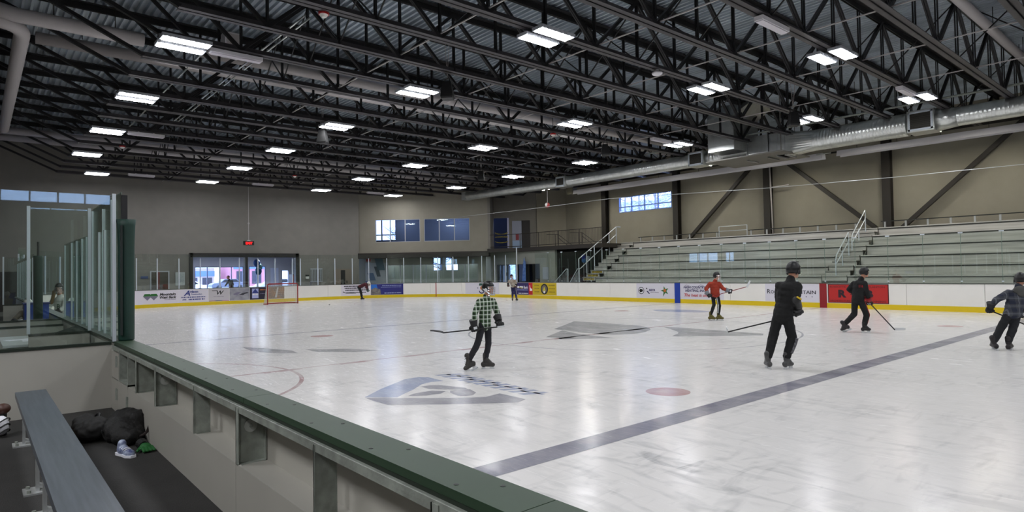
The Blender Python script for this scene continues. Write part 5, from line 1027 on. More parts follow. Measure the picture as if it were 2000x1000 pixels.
t = thing('folded_cloth', 'dark blue cloth with a yellow edge beside the black bags', 'cloth', (4.95, -0.74, FZ)); mb = MB(); mb.ell((0, 0, 0.02), 0.13, 0.06, 0.03); blob('cloth', mb, mat('cloth_navy', (0.10, 0.16, 0.32), 0.8), t, 0.008, 2, 0.03, 0.05); MB().bar((-0.1, -0.03, 0.045), (0.1, -0.02, 0.045), 0.02, 0.008).build('edge_strip', PYEL, t)
t = thing('sneaker', 'blue and white sneaker lying on the bench floor', 'shoe', (5.45, -0.43, FZ), 0.3)
mb = MB(); mb.ell((-0.04, 0, 0.05), 0.08, 0.045, 0.05); mb.ell((0.07, 0, 0.035), 0.07, 0.045, 0.035); mb.cap((-0.07, 0, 0.05), (-0.06, 0, 0.11), 0.042, 0.038); blob('upper', mb, mat('shoe_blue', (0.12, 0.17, 0.42), 0.6, col2=(0.72, 0.76, 0.84), scale=22), t, 0.007, 3)
mb = MB(); mb.poly([(-0.13, -0.03), (-0.10, -0.045), (0.0, -0.042), (0.09, -0.05), (0.15, -0.025), (0.15, 0.025), (0.09, 0.05), (0.0, 0.042), (-0.10, 0.045), (-0.13, 0.03)], 0.0, 0.022); mb.build('sole', PWH, t)
mb = MB()
for k in range(4): mb.tube(arc_pts((-0.03 + 0.025 * k, -0.035, 0.075 - 0.006 * k), (-0.02 + 0.025 * k, 0, 0.115 - 0.01 * k), (-0.03 + 0.025 * k, 0.035, 0.075 - 0.006 * k), 5), 0.005, 6)
mb.build('laces', PWH, t); t.scale = (0.85, 0.85, 0.85)
t = thing('hockey_glove', 'bright green and black glove on the floor against the boards', 'glove', (5.40, -0.275, FZ), 0.1)
mb = MB(); mb.ell((0, 0, 0.035), 0.06, 0.045, 0.03)
for k in range(4): mb.cap((0.04, -0.035 + 0.023 * k, 0.035), (0.10, -0.04 + 0.026 * k, 0.02), 0.014, 0.012)
mb.cap((0.0, -0.04, 0.03), (0.05, -0.075, 0.02), 0.014, 0.012); blob('palm', mb, mat('glove_green', (0.05, 0.34, 0.12), 0.6), t, 0.006, 2); mb = MB(); mb.cone((-0.05, 0, 0.035), (-0.12, 0, 0.04), 0.035, 0.045, 14); mb.build('cuff', INK, t)
t = thing('face_mask', 'white face mask with black straps at the left edge of the bench', 'mask', (3.93, -1.185, FZ + 0.02))
MB().ell((0, 0, 0.09), 0.07, 0.06, 0.09, keep=lambda x, y, z: y > -0.6).build('mask_shell', PWH, t, smooth=True)
for k in range(3): MB().tube([(0.075 * math.cos(a), 0.065 * math.sin(a), 0.04 + 0.05 * k + 0.02 * math.sin(a * 2)) for a in [i * PI / 8 for i in range(-4, 9)]], 0.006, 6).build('strap', INK, t)
t = thing('brown_ball', 'rounded brown object at the left edge above the white mask', 'ball', (3.85, -1.17, FZ + 0.2)); MB().ell((0, 0, 0.05), 0.06, 0.06, 0.05).build('skin', mat('ball_brown', (0.26, 0.14, 0.10), 0.5), t, smooth=True); MB().cyl((0, 0, -0.2), (0, 0, 0.02), 0.03, 8).build('stem', INK, t)
# ------------------------------------------------------------------ people
SKIN = mat('skin', (0.72, 0.52, 0.42), 0.55); HAIR = mat('hair_brown', (0.28, 0.19, 0.10), 0.7, 0, 0.3, 30); STEEL = mat('blade_steel', (0.80, 0.82, 0.85), 0.25, 0.9); BWHITE = mat('blade_holder_white', (0.82, 0.83, 0.84), 0.4)
RZ = math.radians(49.42)
V = Vector
def frame_from(d, up=V((0, 0, 1))):
    d = V(d).normalized(); x = d.cross(up)
    if x.length < 1e-3: x = V((1, 0, 0))
    x.normalize(); return d, x, x.cross(d).normalized()
def skate(root, ankle, toe, col, lean=V((0, 0, 1))):
    """boot, holder and steel from ankle joint and toe point (toe is on the sole line)"""
    ankle = V(ankle); toe = V(toe); lean = V(lean).normalized(); f = (toe - ankle); f = (f - lean * f.dot(lean)).normalized(); s = f.cross(lean).normalized()
    base = ankle - lean * 0.10; heel = base - f * 0.065; tp_ = base + f * 0.165
    mb = MB(); mb.cap(ankle + lean * 0.08, ankle - lean * 0.02, 0.053, 0.050); mb.cap(heel + lean * 0.01 + f * 0.02, tp_ - f * 0.03 + lean * 0.0, 0.046, 0.038); mb.cap(ankle, tp_ - f * 0.05, 0.05, 0.038); mb.ell(heel + f * 0.025, 0.045, 0.045, 0.05)
    b = blob('skate_boot', mb, col, root, 0.011, 3)
    mb = MB(); o = base - lean * 0.058
    for c, h in ((heel + f * 0.03, 0.05), (base + f * 0.11, 0.06)): mb.obox(c - lean * 0.058, f, s, lean, h / 1.6, 0.012, 0.02)
    mb.obox(base + f * 0.04 - lean * 0.075, f, s, lean, 0.125, 0.008, 0.010); mb.build('blade_holder', BWHITE, b)
    mb = MB(); mb.obox(base + f * 0.045 - lean * 0.092, f, s, lean, 0.14, 0.002, 0.009); mb.build('blade', STEEL, b)
    mb = MB()
    for k in range(5): c = ankle + lean * (0.07 - 0.03 * k) + f * (0.05 + 0.018 * k); mb.tube([c - s * 0.03, c + f * 0.01, c + s * 0.03], 0.004, 6)
    mb.build('laces', BWHITE, b)
def glove(root, wrist, cen, axis, col, col2, side=1, r=1.0):
    wrist = V(wrist); cen = V(cen); w_ = (cen - wrist).normalized(); a = V(axis).normalized(); a = (a - w_ * a.dot(w_)).normalized(); n = w_.cross(a).normalized() * side
    mb = MB(); mb.ell(wrist + w_ * 0.07 + n * 0.018, 0.05 * r, 0.058 * r, 0.042 * r, ((a), (w_), (n)))
    for k, o in enumerate((-0.042, -0.014, 0.014, 0.042)):
        L = (0.9, 1.0, 0.97, 0.85)[k]; P0 = wrist + w_ * 0.10 + a * o * r + n * 0.03; P1 = P0 + (w_ * 0.035 - n * 0.006) * L; P2 = P1 + (w_ * 0.008 - n * 0.045) * L; P3 = P2 + (-w_ * 0.035 - n * 0.012) * L
        mb.cap(P0, P1, 0.017 * r, 0.0165 * r, 10); mb.cap(P1, P2, 0.0165 * r, 0.015 * r, 10); mb.cap(P2, P3, 0.015 * r, 0.013 * r, 10)
    T0 = wrist + w_ * 0.05 + a * (-0.045) * r; T1 = T0 + w_ * 0.03 - a * 0.025 - n * 0.02; T2 = T1 + w_ * 0.03 + a * 0.015 - n * 0.025
    mb.cap(T0, T1, 0.018 * r, 0.017 * r, 10); mb.cap(T1, T2, 0.017 * r, 0.014 * r, 10)
    g = blob('glove', mb, col, root, 0.008, 2, fac=0.35)
    mb = MB(); mb.cone(wrist - w_ * 0.06, wrist + w_ * 0.045, 0.062 * r, 0.048 * r, 18); mb.build('cuff', col2, g, smooth=False)
    mb = MB(); mb.obox(wrist + w_ * 0.075 + n * 0.066, a, w_, n, 0.03, 0.022, 0.006); mb.build('glove_patch', BWHITE, g)
def helmet(root, c, f, up, col, r=1.0, cage='cage', vents=True):
    """c head centre, f facing, up"""
    c = V(c); f, s, u = V(f).normalized(), None, V(up).normalized(); s = f.cross(u).normalized(); u = s.cross(f).normalized()
    mb = MB(); mb.ell(c + u * 0.02 * r - f * 0.008, 0.130 * r, 0.105 * r, 0.135 * r, (f, s, u), 26, 18, keep=lambda x, y, z: z > (0.12 if x > 0.45 else -0.12 - 0.38 * (1 if x < -0.1 else 0) - (0.25 if abs(y) > 0.75 else 0)))
    o = mb.build('helmet', col, root, smooth=True); md = o.modifiers.new('s', 'SOLIDIFY'); md.thickness = 0.014 * r; md.offset = 1
    if vents:
        for a_ in (-0.5, 0.0, 0.5):
            p = c + u * (0.02 + 0.135 * math.cos(0.45)) * r + s * a_ * 0.07 * r + f * 0.045 * r; MB().obox(p, f, s, u, 0.03 * r, 0.006, 0.006).build('vent', INK, o)
        for sg in (-1, 1): MB().ell(c + s * sg * 0.104 * r - u * 0.03 * r - f * 0.01, 0.035 * r, 0.012, 0.04 * r, (f, s, u), 12, 8).build('ear_guard', BWHITE if cage == 'cage_white' else INK, o)
    if cage:
        mb = MB(); m_ = STEEL if cage != 'visor' else GLASS; R_ = 0.135 * r
        if cage == 'visor':
            mb = MB(); mb.ell(c - u * 0.02 * r, R_, 0.115 * r, 0.10 * r, (f, s, u), 24, 10, keep=lambda x, y, z: x > 0.35 and abs(z) < 0.8); mb.build('visor', GLASS, o, smooth=True)
        else:
            for k in range(6):
                z = 0.03 - 0.032 * k; pts_ = [c + f * (R_ * math.cos(a_)) + s * (0.112 * r * math.sin(a_)) + u * z * r for a_ in [i * PI / 14 for i in range(-6, 7)]]; mb.tube(pts_, 0.0035, 6)
            for k in range(5):
                a_ = (k - 2) * PI / 8.5; pts_ = [c + f * (R_ * math.cos(a_) * (1 - 0.12 * (j / 4) ** 2)) + s * (0.112 * r * math.sin(a_)) + u * (0.03 - 0.04 * j) * r for j in range(5)]; mb.tube(pts_, 0.0035, 6)
            mb.build('face_cage', m_, o)
    if cage == 'cage_white':
        MB().tube([c - f * 0.07 * r + s * 0.108 * r + u * 0.0, c + s * 0.115 * r - u * 0.05 * r, c + f * 0.07 * r + s * 0.09 * r - u * 0.105 * r, c + f * 0.12 * r - u * 0.13 * r, c + f * 0.07 * r - s * 0.09 * r - u * 0.105 * r, c - s * 0.115 * r - u * 0.05 * r, c - f * 0.07 * r - s * 0.108 * r], 0.009, 8).build('chin_strap', BWHITE, o)
def stick(name, label, cat, butt, heel, tip, cshaft, cblade, ctape, group=None, up=None):
    butt, heel, tip = V(butt), V(heel), V(tip); t = thing(name, label, cat, tuple(heel), 0, group)
    MB().bar(butt, heel, 0.028, 0.020).build('shaft', cshaft, t, world=True)
    d = (heel - butt).normalized(); MB().bar(butt - d * 0.005, butt + d * 0.12, 0.034, 0.026).build('grip_tape', ctape, t, world=True)
    bl = tip - heel; e = bl.normalized(); u = up or V((0, 0, 1)); u = (u - e * u.dot(e)).normalized(); n = e.cross(u).normalized(); mb = MB(); k = 7; vs = []
    for i in range(k + 1):
        q = i / k; c = heel + bl * q + n * (0.035 * q * q); h = 0.034 * (1 - 0.25 * q if q < 0.9 else 0.55)
        for sg, sh in ((-1, -1), (-1, 1), (1, 1), (1, -1)): vs.append(c + n * 0.005 * sg + u * h * sh + u * 0.02)
    mb.add(vs, [(4 * i + j, 4 * i + (j + 1) % 4, 4 * i + 4 + (j + 1) % 4, 4 * i + 4 + j) for i in range(k) for j in range(4)] + [(3, 2, 1, 0), tuple(4 * k + i for i in range(4))]); mb.build('blade', cblade, t, world=True)
    return t
def person(label, loc, J, st):
    """J joints local (r, d, z): r to the right along the view, d away; st style dict"""
    root = thing('person', label, 'person', loc, st.get('rz', RZ)); J = {k: V(v) for k, v in J.items()}; k = st.get('k', 1.0)
    f = V(st['face']).normalized(); up = V(st.get('headup', (0, 0, 1))).normalized(); hd = J['head']; s = f.cross(up).normalized()
    H = k
    body = MB(); body.ell(hd, 0.098 * H, 0.078 * H, 0.115 * H, (f, s, up)); body.ell(hd - up * 0.06 * H + f * 0.02 * H, 0.07 * H, 0.055 * H, 0.06 * H, (f, s, up)); body.cap(hd - up * 0.05 * H - f * 0.02, J['neck'] - V((0, 0, 0.02)), 0.052 * H, 0.058 * H)
    body.ell(hd + f * 0.098 * H - up * 0.018 * H, 0.02 * H, 0.013 * H, 0.025 * H, (f, s, up), 10, 8); body.ell(hd + f * 0.086 * H - up * 0.06 * H, 0.012 * H, 0.026 * H, 0.011 * H, (f, s, up), 10, 8); body.ell(hd + f * 0.08 * H - up * 0.098 * H, 0.02 * H, 0.022 * H, 0.018 * H, (f, s, up), 10, 8)
    for sg in (-1, 1): body.ell(hd + s * sg * 0.08 * H - f * 0.005, 0.02 * H, 0.01 * H, 0.03 * H, (f, s, up), 10, 8); body.ell(hd + s * sg * 0.035 * H + f * 0.083 * H + up * 0.022 * H, 0.014 * H, 0.024 * H, 0.008 * H, (f, s, up), 10, 8)
    shm = (J['shL'] + J['shR']) / 2; hip = J['hip']
    hw = (J['shR'] - J['shL']); hw.z = 0; hw = hw.normalized() if hw.length > 0.02 else s
    hl, hr = hip - hw * 0.075 * H, hip + hw * 0.075 * H
    tk = 0.7 * min(1, st.get('top', 1.0)); body.cap(shm - V((0, 0, 0.06)), (shm + hip) / 2, 0.10 * H * tk, 0.095 * H * tk); body.cap((shm + hip) / 2, hip, 0.095 * H * tk, 0.105 * H * tk)
    for a, b, c, d in (('shL', 'elL', 'wrL', 'glL'), ('shR', 'elR', 'wrR', 'glR')):
        body.cap(shm - V((0, 0, 0.05)), J[a], 0.05 * H, 0.04 * H); body.cap(J[a], J[b], 0.042 * H, 0.034 * H); body.cap(J[b], J[c], 0.037 * H, 0.027 * H); body.cap(J[c], J[c].lerp(J[d], 0.75), 0.026 * H, 0.024 * H)
    for a, b, c, h in (('knL', 'anL', 'toL', hl), ('knR', 'anR', 'toR', hr)):
        body.cap(h, J[a], 0.066 * H, 0.046 * H); body.cap(J[a], J[b], 0.046 * H, 0.032 * H)
    blob('body', body, SKIN, root, 0.011, 2)
    for sg in (-1, 1): MB().ell(hd + s * sg * 0.034 * H + f * 0.091 * H + up * 0.008 * H, 0.008 * H, 0.012 * H, 0.007 * H, (f, s, up), 10, 8).build('eye', INK, root, smooth=True)
    # trousers
    kt = st.get('pant', 1.0); mb = MB(); mb.ell(hip + V((0, 0, 0.0)), 0.150 * H * kt, 0.118 * H * kt, 0.10 * H, (hw, V((0, 0, 1)).cross(hw), V((0, 0, 1))))
    for a, b, h in (('knL', 'anL', hl), ('knR', 'anR', hr)):
        an = J[a].lerp(J[b], st.get('hem', 0.9)); mb.cap(h, J[a], 0.090 * H * kt, 0.076 * H * kt); mb.cap(J[a], an, 0.078 * H * kt, 0.066 * H * kt)
    blob('trousers', mb, st['pantm'], root, 0.013, 3, 0.022 * H, 0.08)
    if st.get('stripe'):
        for a, b, h in (('knR', 'anR', hr),):
            o = V(st.get('stripe_side', (0.07, 0, 0))); an = J[a].lerp(J[b], 0.8); MB().bar(h + o * 1.25 * kt, J[a] + o * 1.05 * kt, 0.02, 0.02).bar(J[a] + o * 1.05 * kt, an + o * 0.9 * kt, 0.02, 0.02).build('trouser_stripe', st['stripe'], root)
    # jacket or jersey
    jt = st.get('top', 1.0); hem = shm.lerp(hip, st.get('jhem', 0.92)); mid = shm.lerp(hip, 0.5); perp = V((0, 0, 1)).cross(hw)
    mb = MB(); sa = (hw, perp, V((0, 0, 1)))
    for q_, rx_, ry_ in ((0.12, 0.178, 0.118), (0.3, 0.176, 0.128), (0.5, 0.168, 0.126), (0.7, 0.162, 0.126), (0.88, 0.165, 0.132), (1.0, 0.168, 0.134)):
        mb.ell(shm.lerp(hem, q_), rx_ * H * jt, ry_ * H * jt, 0.12 * H, sa)
    mb.cap(J['shL'] - V((0, 0, 0.02)), J['shR'] - V((0, 0, 0.02)), 0.072 * H, 0.072 * H); mb.cap(J['neck'] + V((0, 0, 0.0)), shm - V((0, 0, 0.05)), 0.068 * H, 0.10 * H)
    at = st.get('arm', 1.0)
    for a, b, c in (('shL', 'elL', 'wrL'), ('shR', 'elR', 'wrR')):
        mb.cap(shm - V((0, 0, 0.06 * H)), J[a] - V((0, 0, 0.03)), 0.10 * H, 0.078 * H * at); mb.cap(J[a] - V((0, 0, 0.02)), J[b], 0.076 * H * at, 0.062 * H * at); mb.cap(J[b], J[b].lerp(J[c], 0.92), 0.062 * H * at, 0.052 * H * at)
    blob(st.get('topname', 'jersey'), mb, st['topm'], root, 0.013, 3, 0.026 * H, 0.10)
    if 'gl' in st:
        ax = st.get('axis', (1, 0, 0))
        for a, b, sg in (('wrL', 'glL', -1), ('wrR', 'glR', 1)): glove(root, J[a] - (J[b] - J[a]).normalized() * 0.02, J[b], ax, st['gl'][0], st['gl'][1], sg, H * 1.35)
    if 'boot' in st:
        for a, b in (('anL', 'toL'), ('anR', 'toR')): skate(root, J[a], J[b], st['boot'], st.get('lean' + a[-1], (0, 0, 1)))
    if 'helm' in st: helmet(root, hd, f, up, st['helm'], H * st.get('hk', 1.0), st.get('cage', 'cage'), st.get('vents', True))
    return root
def w_(loc, p, rz=RZ): c, s = math.cos(rz), math.sin(rz); return V((loc[0] + p[0] * c - p[1] * s, loc[1] + p[0] * s + p[1] * c, loc[2] + p[2]))
PB_ = mat('cloth_black', (0.055, 0.055, 0.06), 0.85); PB2 = mat('cloth_charcoal', (0.12, 0.12, 0.145), 0.85); GLB = mat('glove_black', (0.06, 0.06, 0.065), 0.6); GLW = mat('glove_cuff', (0.10, 0.10, 0.11), 0.6)
BOOT = mat('boot_grey', (0.20, 0.19, 0.18), 0.5, 0, 0.3, 15); HELM = mat('helmet_black', (0.045, 0.045, 0.05), 0.35)
# skater in green plaid
L = (2.593, 5.526, 0)
J = dict(head=(0.105, 0, 1.445), neck=(0.07, 0.02, 1.30), shR=(-0.05, -0.15, 1.225), shL=(0.17, 0.13, 1.225), elR=(-0.13, -0.24, 1.02), wrR=(-0.15, -0.20, 0.83), glR=(-0.135, -0.18, 0.73), elL=(0.25, 0.12, 1.01), wrL=(0.275, 0.05, 0.88), glL=(0.31, -0.01, 0.79), hip=(0.03, 0, 0.80), knR=(-0.10, -0.06, 0.47), anR=(-0.255, -0.08, 0.19), toR=(-0.20, -0.09, 0.03), knL=(0.09, 0.09, 0.46), anL=(0.03, 0.09, 0.175), toL=(0.20, 0.07, 0.07))
person('person in a green plaid shirt and black helmet skating right with a stick', L, J, dict(face=(0.93, -0.38, 0.02), k=0.92, topm=plaid_material('plaid_green', (0.30, 0.42, 0.27), (0.10, 0.17, 0.10), (0.84, 0.87, 0.84), 13.0, 0.24), topname='plaid_shirt', pantm=PB2, pant=0.84, top=0.86, arm=0.92, jhem=1.0, gl=(GLB, GLW), axis=(1, 0.3, 0), boot=BOOT, leanR=(-0.45, 0, 1), helm=HELM, cage='cage_white', hem=0.95))
stick('hockey_stick', 'thin black hockey stick held low by the skater in green plaid', 'hockey stick', w_(L, (0.37, -0.05, 0.77)), w_(L, (-0.68, -0.32, 0.70)), w_(L, (-0.89, -0.36, 0.77)), GLB, GLB, BWHITE, up=V((-0.76, 0.65, 0.25)))
# tall skater in black
L = (6.241, 9.092, 0)
J = dict(head=(0.315, 0.05, 1.675), neck=(0.25, 0.02, 1.53), shL=(0.09, 0.10, 1.43), shR=(0.31, -0.09, 1.43), elR=(0.23, -0.16, 1.13), wrR=(0.33, -0.02, 1.01), glR=(0.385, 0.06, 0.93), elL=(0.14, 0.28, 1.14), wrL=(0.28, 0.26, 0.98), glL=(0.36, 0.22, 0.91), hip=(0.09, 0.02, 0.86), knL=(-0.06, 0.08, 0.53), anL=(-0.19, 0.0, 0.18), toL=(-0.17, 0.17, 0.07), knR=(0.235, 0.0, 0.53), anR=(0.115, -0.03, 0.175), toR=(0.27, 0.06, 0.07))
r_p = person('tall person in black jacket and trousers skating away with a stick at hip', L, J, dict(face=(0.86, 0.5, -0.05), k=1.08, topm=PB_, topname='jacket', pantm=PB_, pant=0.96, top=0.94, arm=0.98, gl=(GLB, GLW), axis=(1, 0.2, 0.2), boot=mat('boot_silver', (0.30, 0.30, 0.30), 0.4, 0.2, 0.35, 15), helm=HELM, cage='visor', hem=0.88, leanL=(-0.12, 0, 1)))
mb = MB(); mb.cap((0.235, -0.2, 1.17), (0.29, -0.13, 1.08), 0.075, 0.068); e_ = blob('elbow_pad', mb, mat('pad_black', (0.10, 0.10, 0.10), 0.4), r_p, 0.011, 2); MB().bar((0.215, -0.275, 1.235), (0.29, -0.262, 1.19), 0.02, 0.025).build('pad_stripe', mat('stripe_yellow', (0.82, 0.70, 0.08), 0.5), e_)
SHN = mat('shin_print', (0.10, 0.10, 0.11), 0.8, col2=(0.48, 0.48, 0.50), scale=28); mb = MB(); mb.tube([(0.29, -0.045, 0.52), (0.245, -0.055, 0.40), (0.185, -0.065, 0.27)], [0.036, 0.034, 0.03], 10); mb.build('shin_print', SHN, r_p)
stick('hockey_stick', 'black hockey stick with a white taped blade behind the tall skater in black', 'hockey stick', w_(L, (0.45, 0.20, 0.90)), w_(L, (-0.72, 0.42, 0.60)), w_(L, (-0.70, 0.66, 0.64)), GLB, BWHITE, BWHITE)
# skater in red
L = (0.06, 17.227, 0)
J = dict(head=(0.06, -0.02, 1.47), neck=(0.02, 0, 1.33), shL=(-0.15, 0.03, 1.235), shR=(0.13, -0.03, 1.235), elL=(-0.29, 0.02, 1.05), wrL=(-0.27, -0.10, 0.89), glL=(-0.21, -0.16, 0.82), elR=(0.23, -0.12, 1.05), wrR=(0.37, -0.18, 0.99), glR=(0.47, -0.18, 0.96), hip=(0.0, 0, 0.82), knL=(-0.06, -0.04, 0.52), anL=(-0.16, 0.02, 0.18), toL=(-0.01, -0.06, 0.07), knR=(0.13, 0.0, 0.50), anR=(0.10, 0.02, 0.18), toR=(0.25, -0.05, 0.07))
person('person in a rusty red pullover holding a stick out to the right', L, J, dict(face=(0.75, -0.62, 0), k=0.94, topm=mat('cloth_rust', (0.58, 0.19, 0.11), 0.85, 0, 0.1, 6), topname='pullover', pantm=PB_, pant=0.80, top=0.98, arm=1.05, gl=(GLB, mat('cuff_grey', (0.45, 0.47, 0.50), 0.6)), boot=mat('boot_olive', (0.36, 0.33, 0.10), 0.5), helm=HELM, cage='cage', stripe=BWHITE, stripe_side=(-0.05, -0.05, 0), hem=0.92))
stick('hockey_stick', 'red and black hockey stick with a raised white blade held by the red skater', 'hockey stick', w_(L, (-0.28, -0.17, 0.775)), w_(L, (0.96, -0.20, 1.10)), w_(L, (1.08, -0.22, 1.31)), mat('shaft_red', (0.50, 0.12, 0.12), 0.4), BWHITE, GLB, up=V((0.6, 0.6, -0.4)))
# skater in black with red trim
L = (4.845, 16.067, 0)
J = dict(head=(0.265, 0, 1.55), neck=(0.19, 0, 1.40), shL=(0.05, 0.12, 1.29), shR=(0.20, -0.10, 1.29), elR=(0.25, -0.14, 0.99), wrR=(0.30, -0.10, 0.83), glR=(0.36, -0.05, 0.73), elL=(-0.07, 0.16, 1.11), wrL=(0.12, 0.24, 1.0), glL=(0.2, 0.2, 0.95), hip=(0.07, 0, 0.83), knL=(0.0, 0.06, 0.47), anL=(-0.28, 0.05, 0.20), toL=(-0.19, 0.07, 0.05), knR=(0.27, -0.03, 0.45), anR=(0.20, -0.03, 0.175), toR=(0.37, -0.03, 0.07))
r_p = person('person in black tracksuit with red trim striding right before the red banner', L, J, dict(face=(0.97, 0.1, -0.05), k=1.0, topm=PB_, topname='jacket', pantm=PB_, pant=0.95, top=0.95, arm=0.95, gl=(mat('glove_black_red', (0.20, 0.04, 0.05), 0.6, col2=(0.06, 0.06, 0.06), scale=12), mat('cuff_red', (0.55, 0.08, 0.10), 0.6)), axis=(1, 0, -0.8), boot=mat('boot_black', (0.12, 0.10, 0.11), 0.45), helm=HELM, cage='', stripe=mat('trim_red', (0.62, 0.08, 0.10), 0.6), stripe_side=(0.060, -0.034, 0), leanL=(-0.75, 0, 1), hem=0.88))
vs, fs = text_geo('116', 0.10, 0.003); mb = MB(); mb.add([(0.02 + x * 0.9, -0.135 - 0.02 * x, 1.17 + y) for x, y in vs], fs); mb.build('back_number', MATS['trim_red'], r_p)
stick('hockey_stick', 'long black hockey stick with white blade on the ice ahead of the skater', 'hockey stick', w_(L, (0.22, -0.02, 0.92)), w_(L, (0.98, -0.05, 0.05)), w_(L, (1.25, -0.02, 0.05)), GLB, BWHITE, GLB)
# child in blue plaid jacket at the right edge
L = (8.262, 14.197, 0)
J = dict(head=(0.455, 0.02, 1.40), neck=(0.40, 0, 1.27), shL=(0.20, 0.02, 1.15), shR=(0.55, -0.02, 1.15), elL=(0.0, 0.06, 1.0), wrL=(-0.08, 0.12, 0.87), glL=(-0.07, 0.15, 0.79), elR=(0.66, 0.08, 0.93), wrR=(0.6, 0.16, 0.76), glR=(0.55, 0.18, 0.68), hip=(0.26, 0, 0.72), knL=(0.05, 0.06, 0.42), anL=(-0.11, 0.04, 0.175), toL=(-0.04, 0.18, 0.06), knR=(0.25, 0.0, 0.42), anR=(0.13, -0.03, 0.165), toR=(0.26, 0.05, 0.06))
r_p = person('person in a grey and blue plaid jacket seen from behind at right edge', L, J, dict(face=(0.55, 0.83, 0), k=0.98, topm=plaid_material('plaid_blue', (0.27, 0.28, 0.30), (0.13, 0.15, 0.22), (0.44, 0.45, 0.48), 6.5, 0.08), topname='plaid_jacket', pantm=mat('cloth_black_blue', (0.085, 0.09, 0.11), 0.85), pant=0.98, top=1.03, arm=1.05, jhem=0.98, gl=(GLB, GLW), axis=(1, 0, -0.35), boot=mat('boot_black', (0.12, 0.10, 0.11), 0.45), helm=HELM, cage='cage', leanL=(-0.3, 0, 1), leanR=(-0.1, 0, 1), hem=0.9))
mb = MB(); mb.ell((0.37, -0.09, 1.20), 0.15, 0.075, 0.085); mb.ell((0.37, -0.12, 1.13), 0.09, 0.05, 0.07); blob('hood', mb, mat('hood_grey', (0.30, 0.30, 0.29), 0.9), r_p, 0.013, 2, 0.01, 0.08)
stick('hockey_stick', 'dark hockey stick held behind by the skater in blue plaid', 'hockey stick', w_(L, (-0.12, 0.14, 0.80)), w_(L, (1.0, 0.28, 0.36)), w_(L, (1.2, 0.3, 0.34)), GLB, GLB, GLB)
# bent skater far away
L = (-27.0, 18.3, 0)
J = dict(head=(0.45, 0, 1.08), neck=(0.34, 0, 1.08), shL=(0.27, 0.15, 1.06), shR=(0.27, -0.15, 1.05), elL=(0.34, 0.12, 0.82), wrL=(0.37, 0.06, 0.66), glL=(0.40, 0.03, 0.58), elR=(0.34, -0.14, 0.82), wrR=(0.40, -0.10, 0.66), glR=(0.46, -0.06, 0.58), hip=(-0.20, 0, 0.86), knL=(-0.08, 0.09, 0.50), anL=(-0.03, 0.08, 0.175), toL=(0.14, 0.08, 0.06), knR=(-0.06, -0.09, 0.50), anR=(-0.01, -0.08, 0.175), toR=(0.16, -0.08, 0.06))
person('person in a maroon top bending forward with hands near the knees', L, J, dict(face=(0.75, 0, -0.65), headup=(0.65, 0, 0.75), k=1.0, topm=mat('cloth_maroon', (0.28, 0.08, 0.12), 0.85), pantm=PB_, pant=0.95, top=0.95, gl=(mat('glove_darkgreen', (0.15, 0.30, 0.22), 0.6), GLW), boot=mat('boot_black', (0.12, 0.10, 0.11), 0.45), helm=mat('helmet_white', (0.80, 0.80, 0.78), 0.4), cage='cage'))
# standing skater far away
L = (-16.268, 22.566, 0)
J = dict(head=(-0.18, -0.02, 1.43), neck=(-0.15, 0, 1.31), shL=(-0.29, 0, 1.22), shR=(0.01, 0, 1.22), elL=(-0.38, -0.05, 1.05), wrL=(-0.38, -0.08, 0.97), glL=(-0.37, -0.12, 0.91), elR=(0.08, -0.05, 1.02), wrR=(0.06, -0.14, 0.90), glR=(0.03, -0.18, 0.85), hip=(-0.10, 0, 0.84), knL=(-0.14, 0, 0.50), anL=(-0.15, 0.02, 0.175), toL=(-0.17, -0.14, 0.06), knR=(0.02, 0, 0.50), anR=(0.09, 0.02, 0.175), toR=(0.15, -0.12, 0.06))
person('person in a white and tan jersey and navy trousers standing near the boards', L, J, dict(face=(0.1, -1, -0.1), k=0.92, topm=mat('cloth_tan_white', (0.80, 0.78, 0.74), 0.85, col2=(0.50, 0.42, 0.34), scale=3), pantm=mat('cloth_navy2', (0.14, 0.14, 0.30), 0.85), pant=0.9, top=0.95, gl=(mat('glove_brown', (0.25, 0.12, 0.10), 0.6), GLW), boot=mat('boot_black', (0.12, 0.10, 0.11), 0.45), helm=mat('helmet_maroon', (0.20, 0.08, 0.09), 0.4), cage='cage', stripe=BWHITE))
stick('hockey_stick', 'pale yellow hockey stick held across by the far standing skater', 'hockey stick', w_(L, (-0.20, -0.22, 0.92)), w_(L, (0.24, -0.22, 0.80)), w_(L, (0.44, -0.22, 0.72)), mat('shaft_yellow', (0.70, 0.66, 0.38), 0.5), mat('shaft_yellow', (0.7, 0.66, 0.38), 0.5), GLB)
# child in white jersey behind the left glass, seated at the boards
L = (-2.9, -0.62, FZ)
J = dict(head=(0.02, -0.05, 1.27), neck=(0, 0, 1.12), shL=(-0.15, 0, 1.04), shR=(0.15, 0, 1.04), elL=(-0.2, -0.12, 0.86), wrL=(-0.1, -0.22, 0.78), glL=(-0.04, -0.24, 0.76), elR=(0.2, -0.12, 0.86), wrR=(0.1, -0.22, 0.78), glR=(0.04, -0.24, 0.76), hip=(0, 0.05, 0.72), knL=(-0.1, -0.1, 0.42), anL=(-0.1, -0.02, 0.12), toL=(-0.1, -0.15, 0.03), knR=(0.1, -0.1, 0.42), anR=(0.1, -0.02, 0.12), toR=(0.1, -0.15, 0.03))
L = (-8.3, 0.27, 0)
J = {k_: V((v[0], v[1], v[2] * 1.19 if v[2] > 0.2 else v[2] + 0.0)) for k_, v in J.items()}
J['anL'].z = J['anR'].z = 0.175; J['toL'].z = J['toR'].z = 0.06
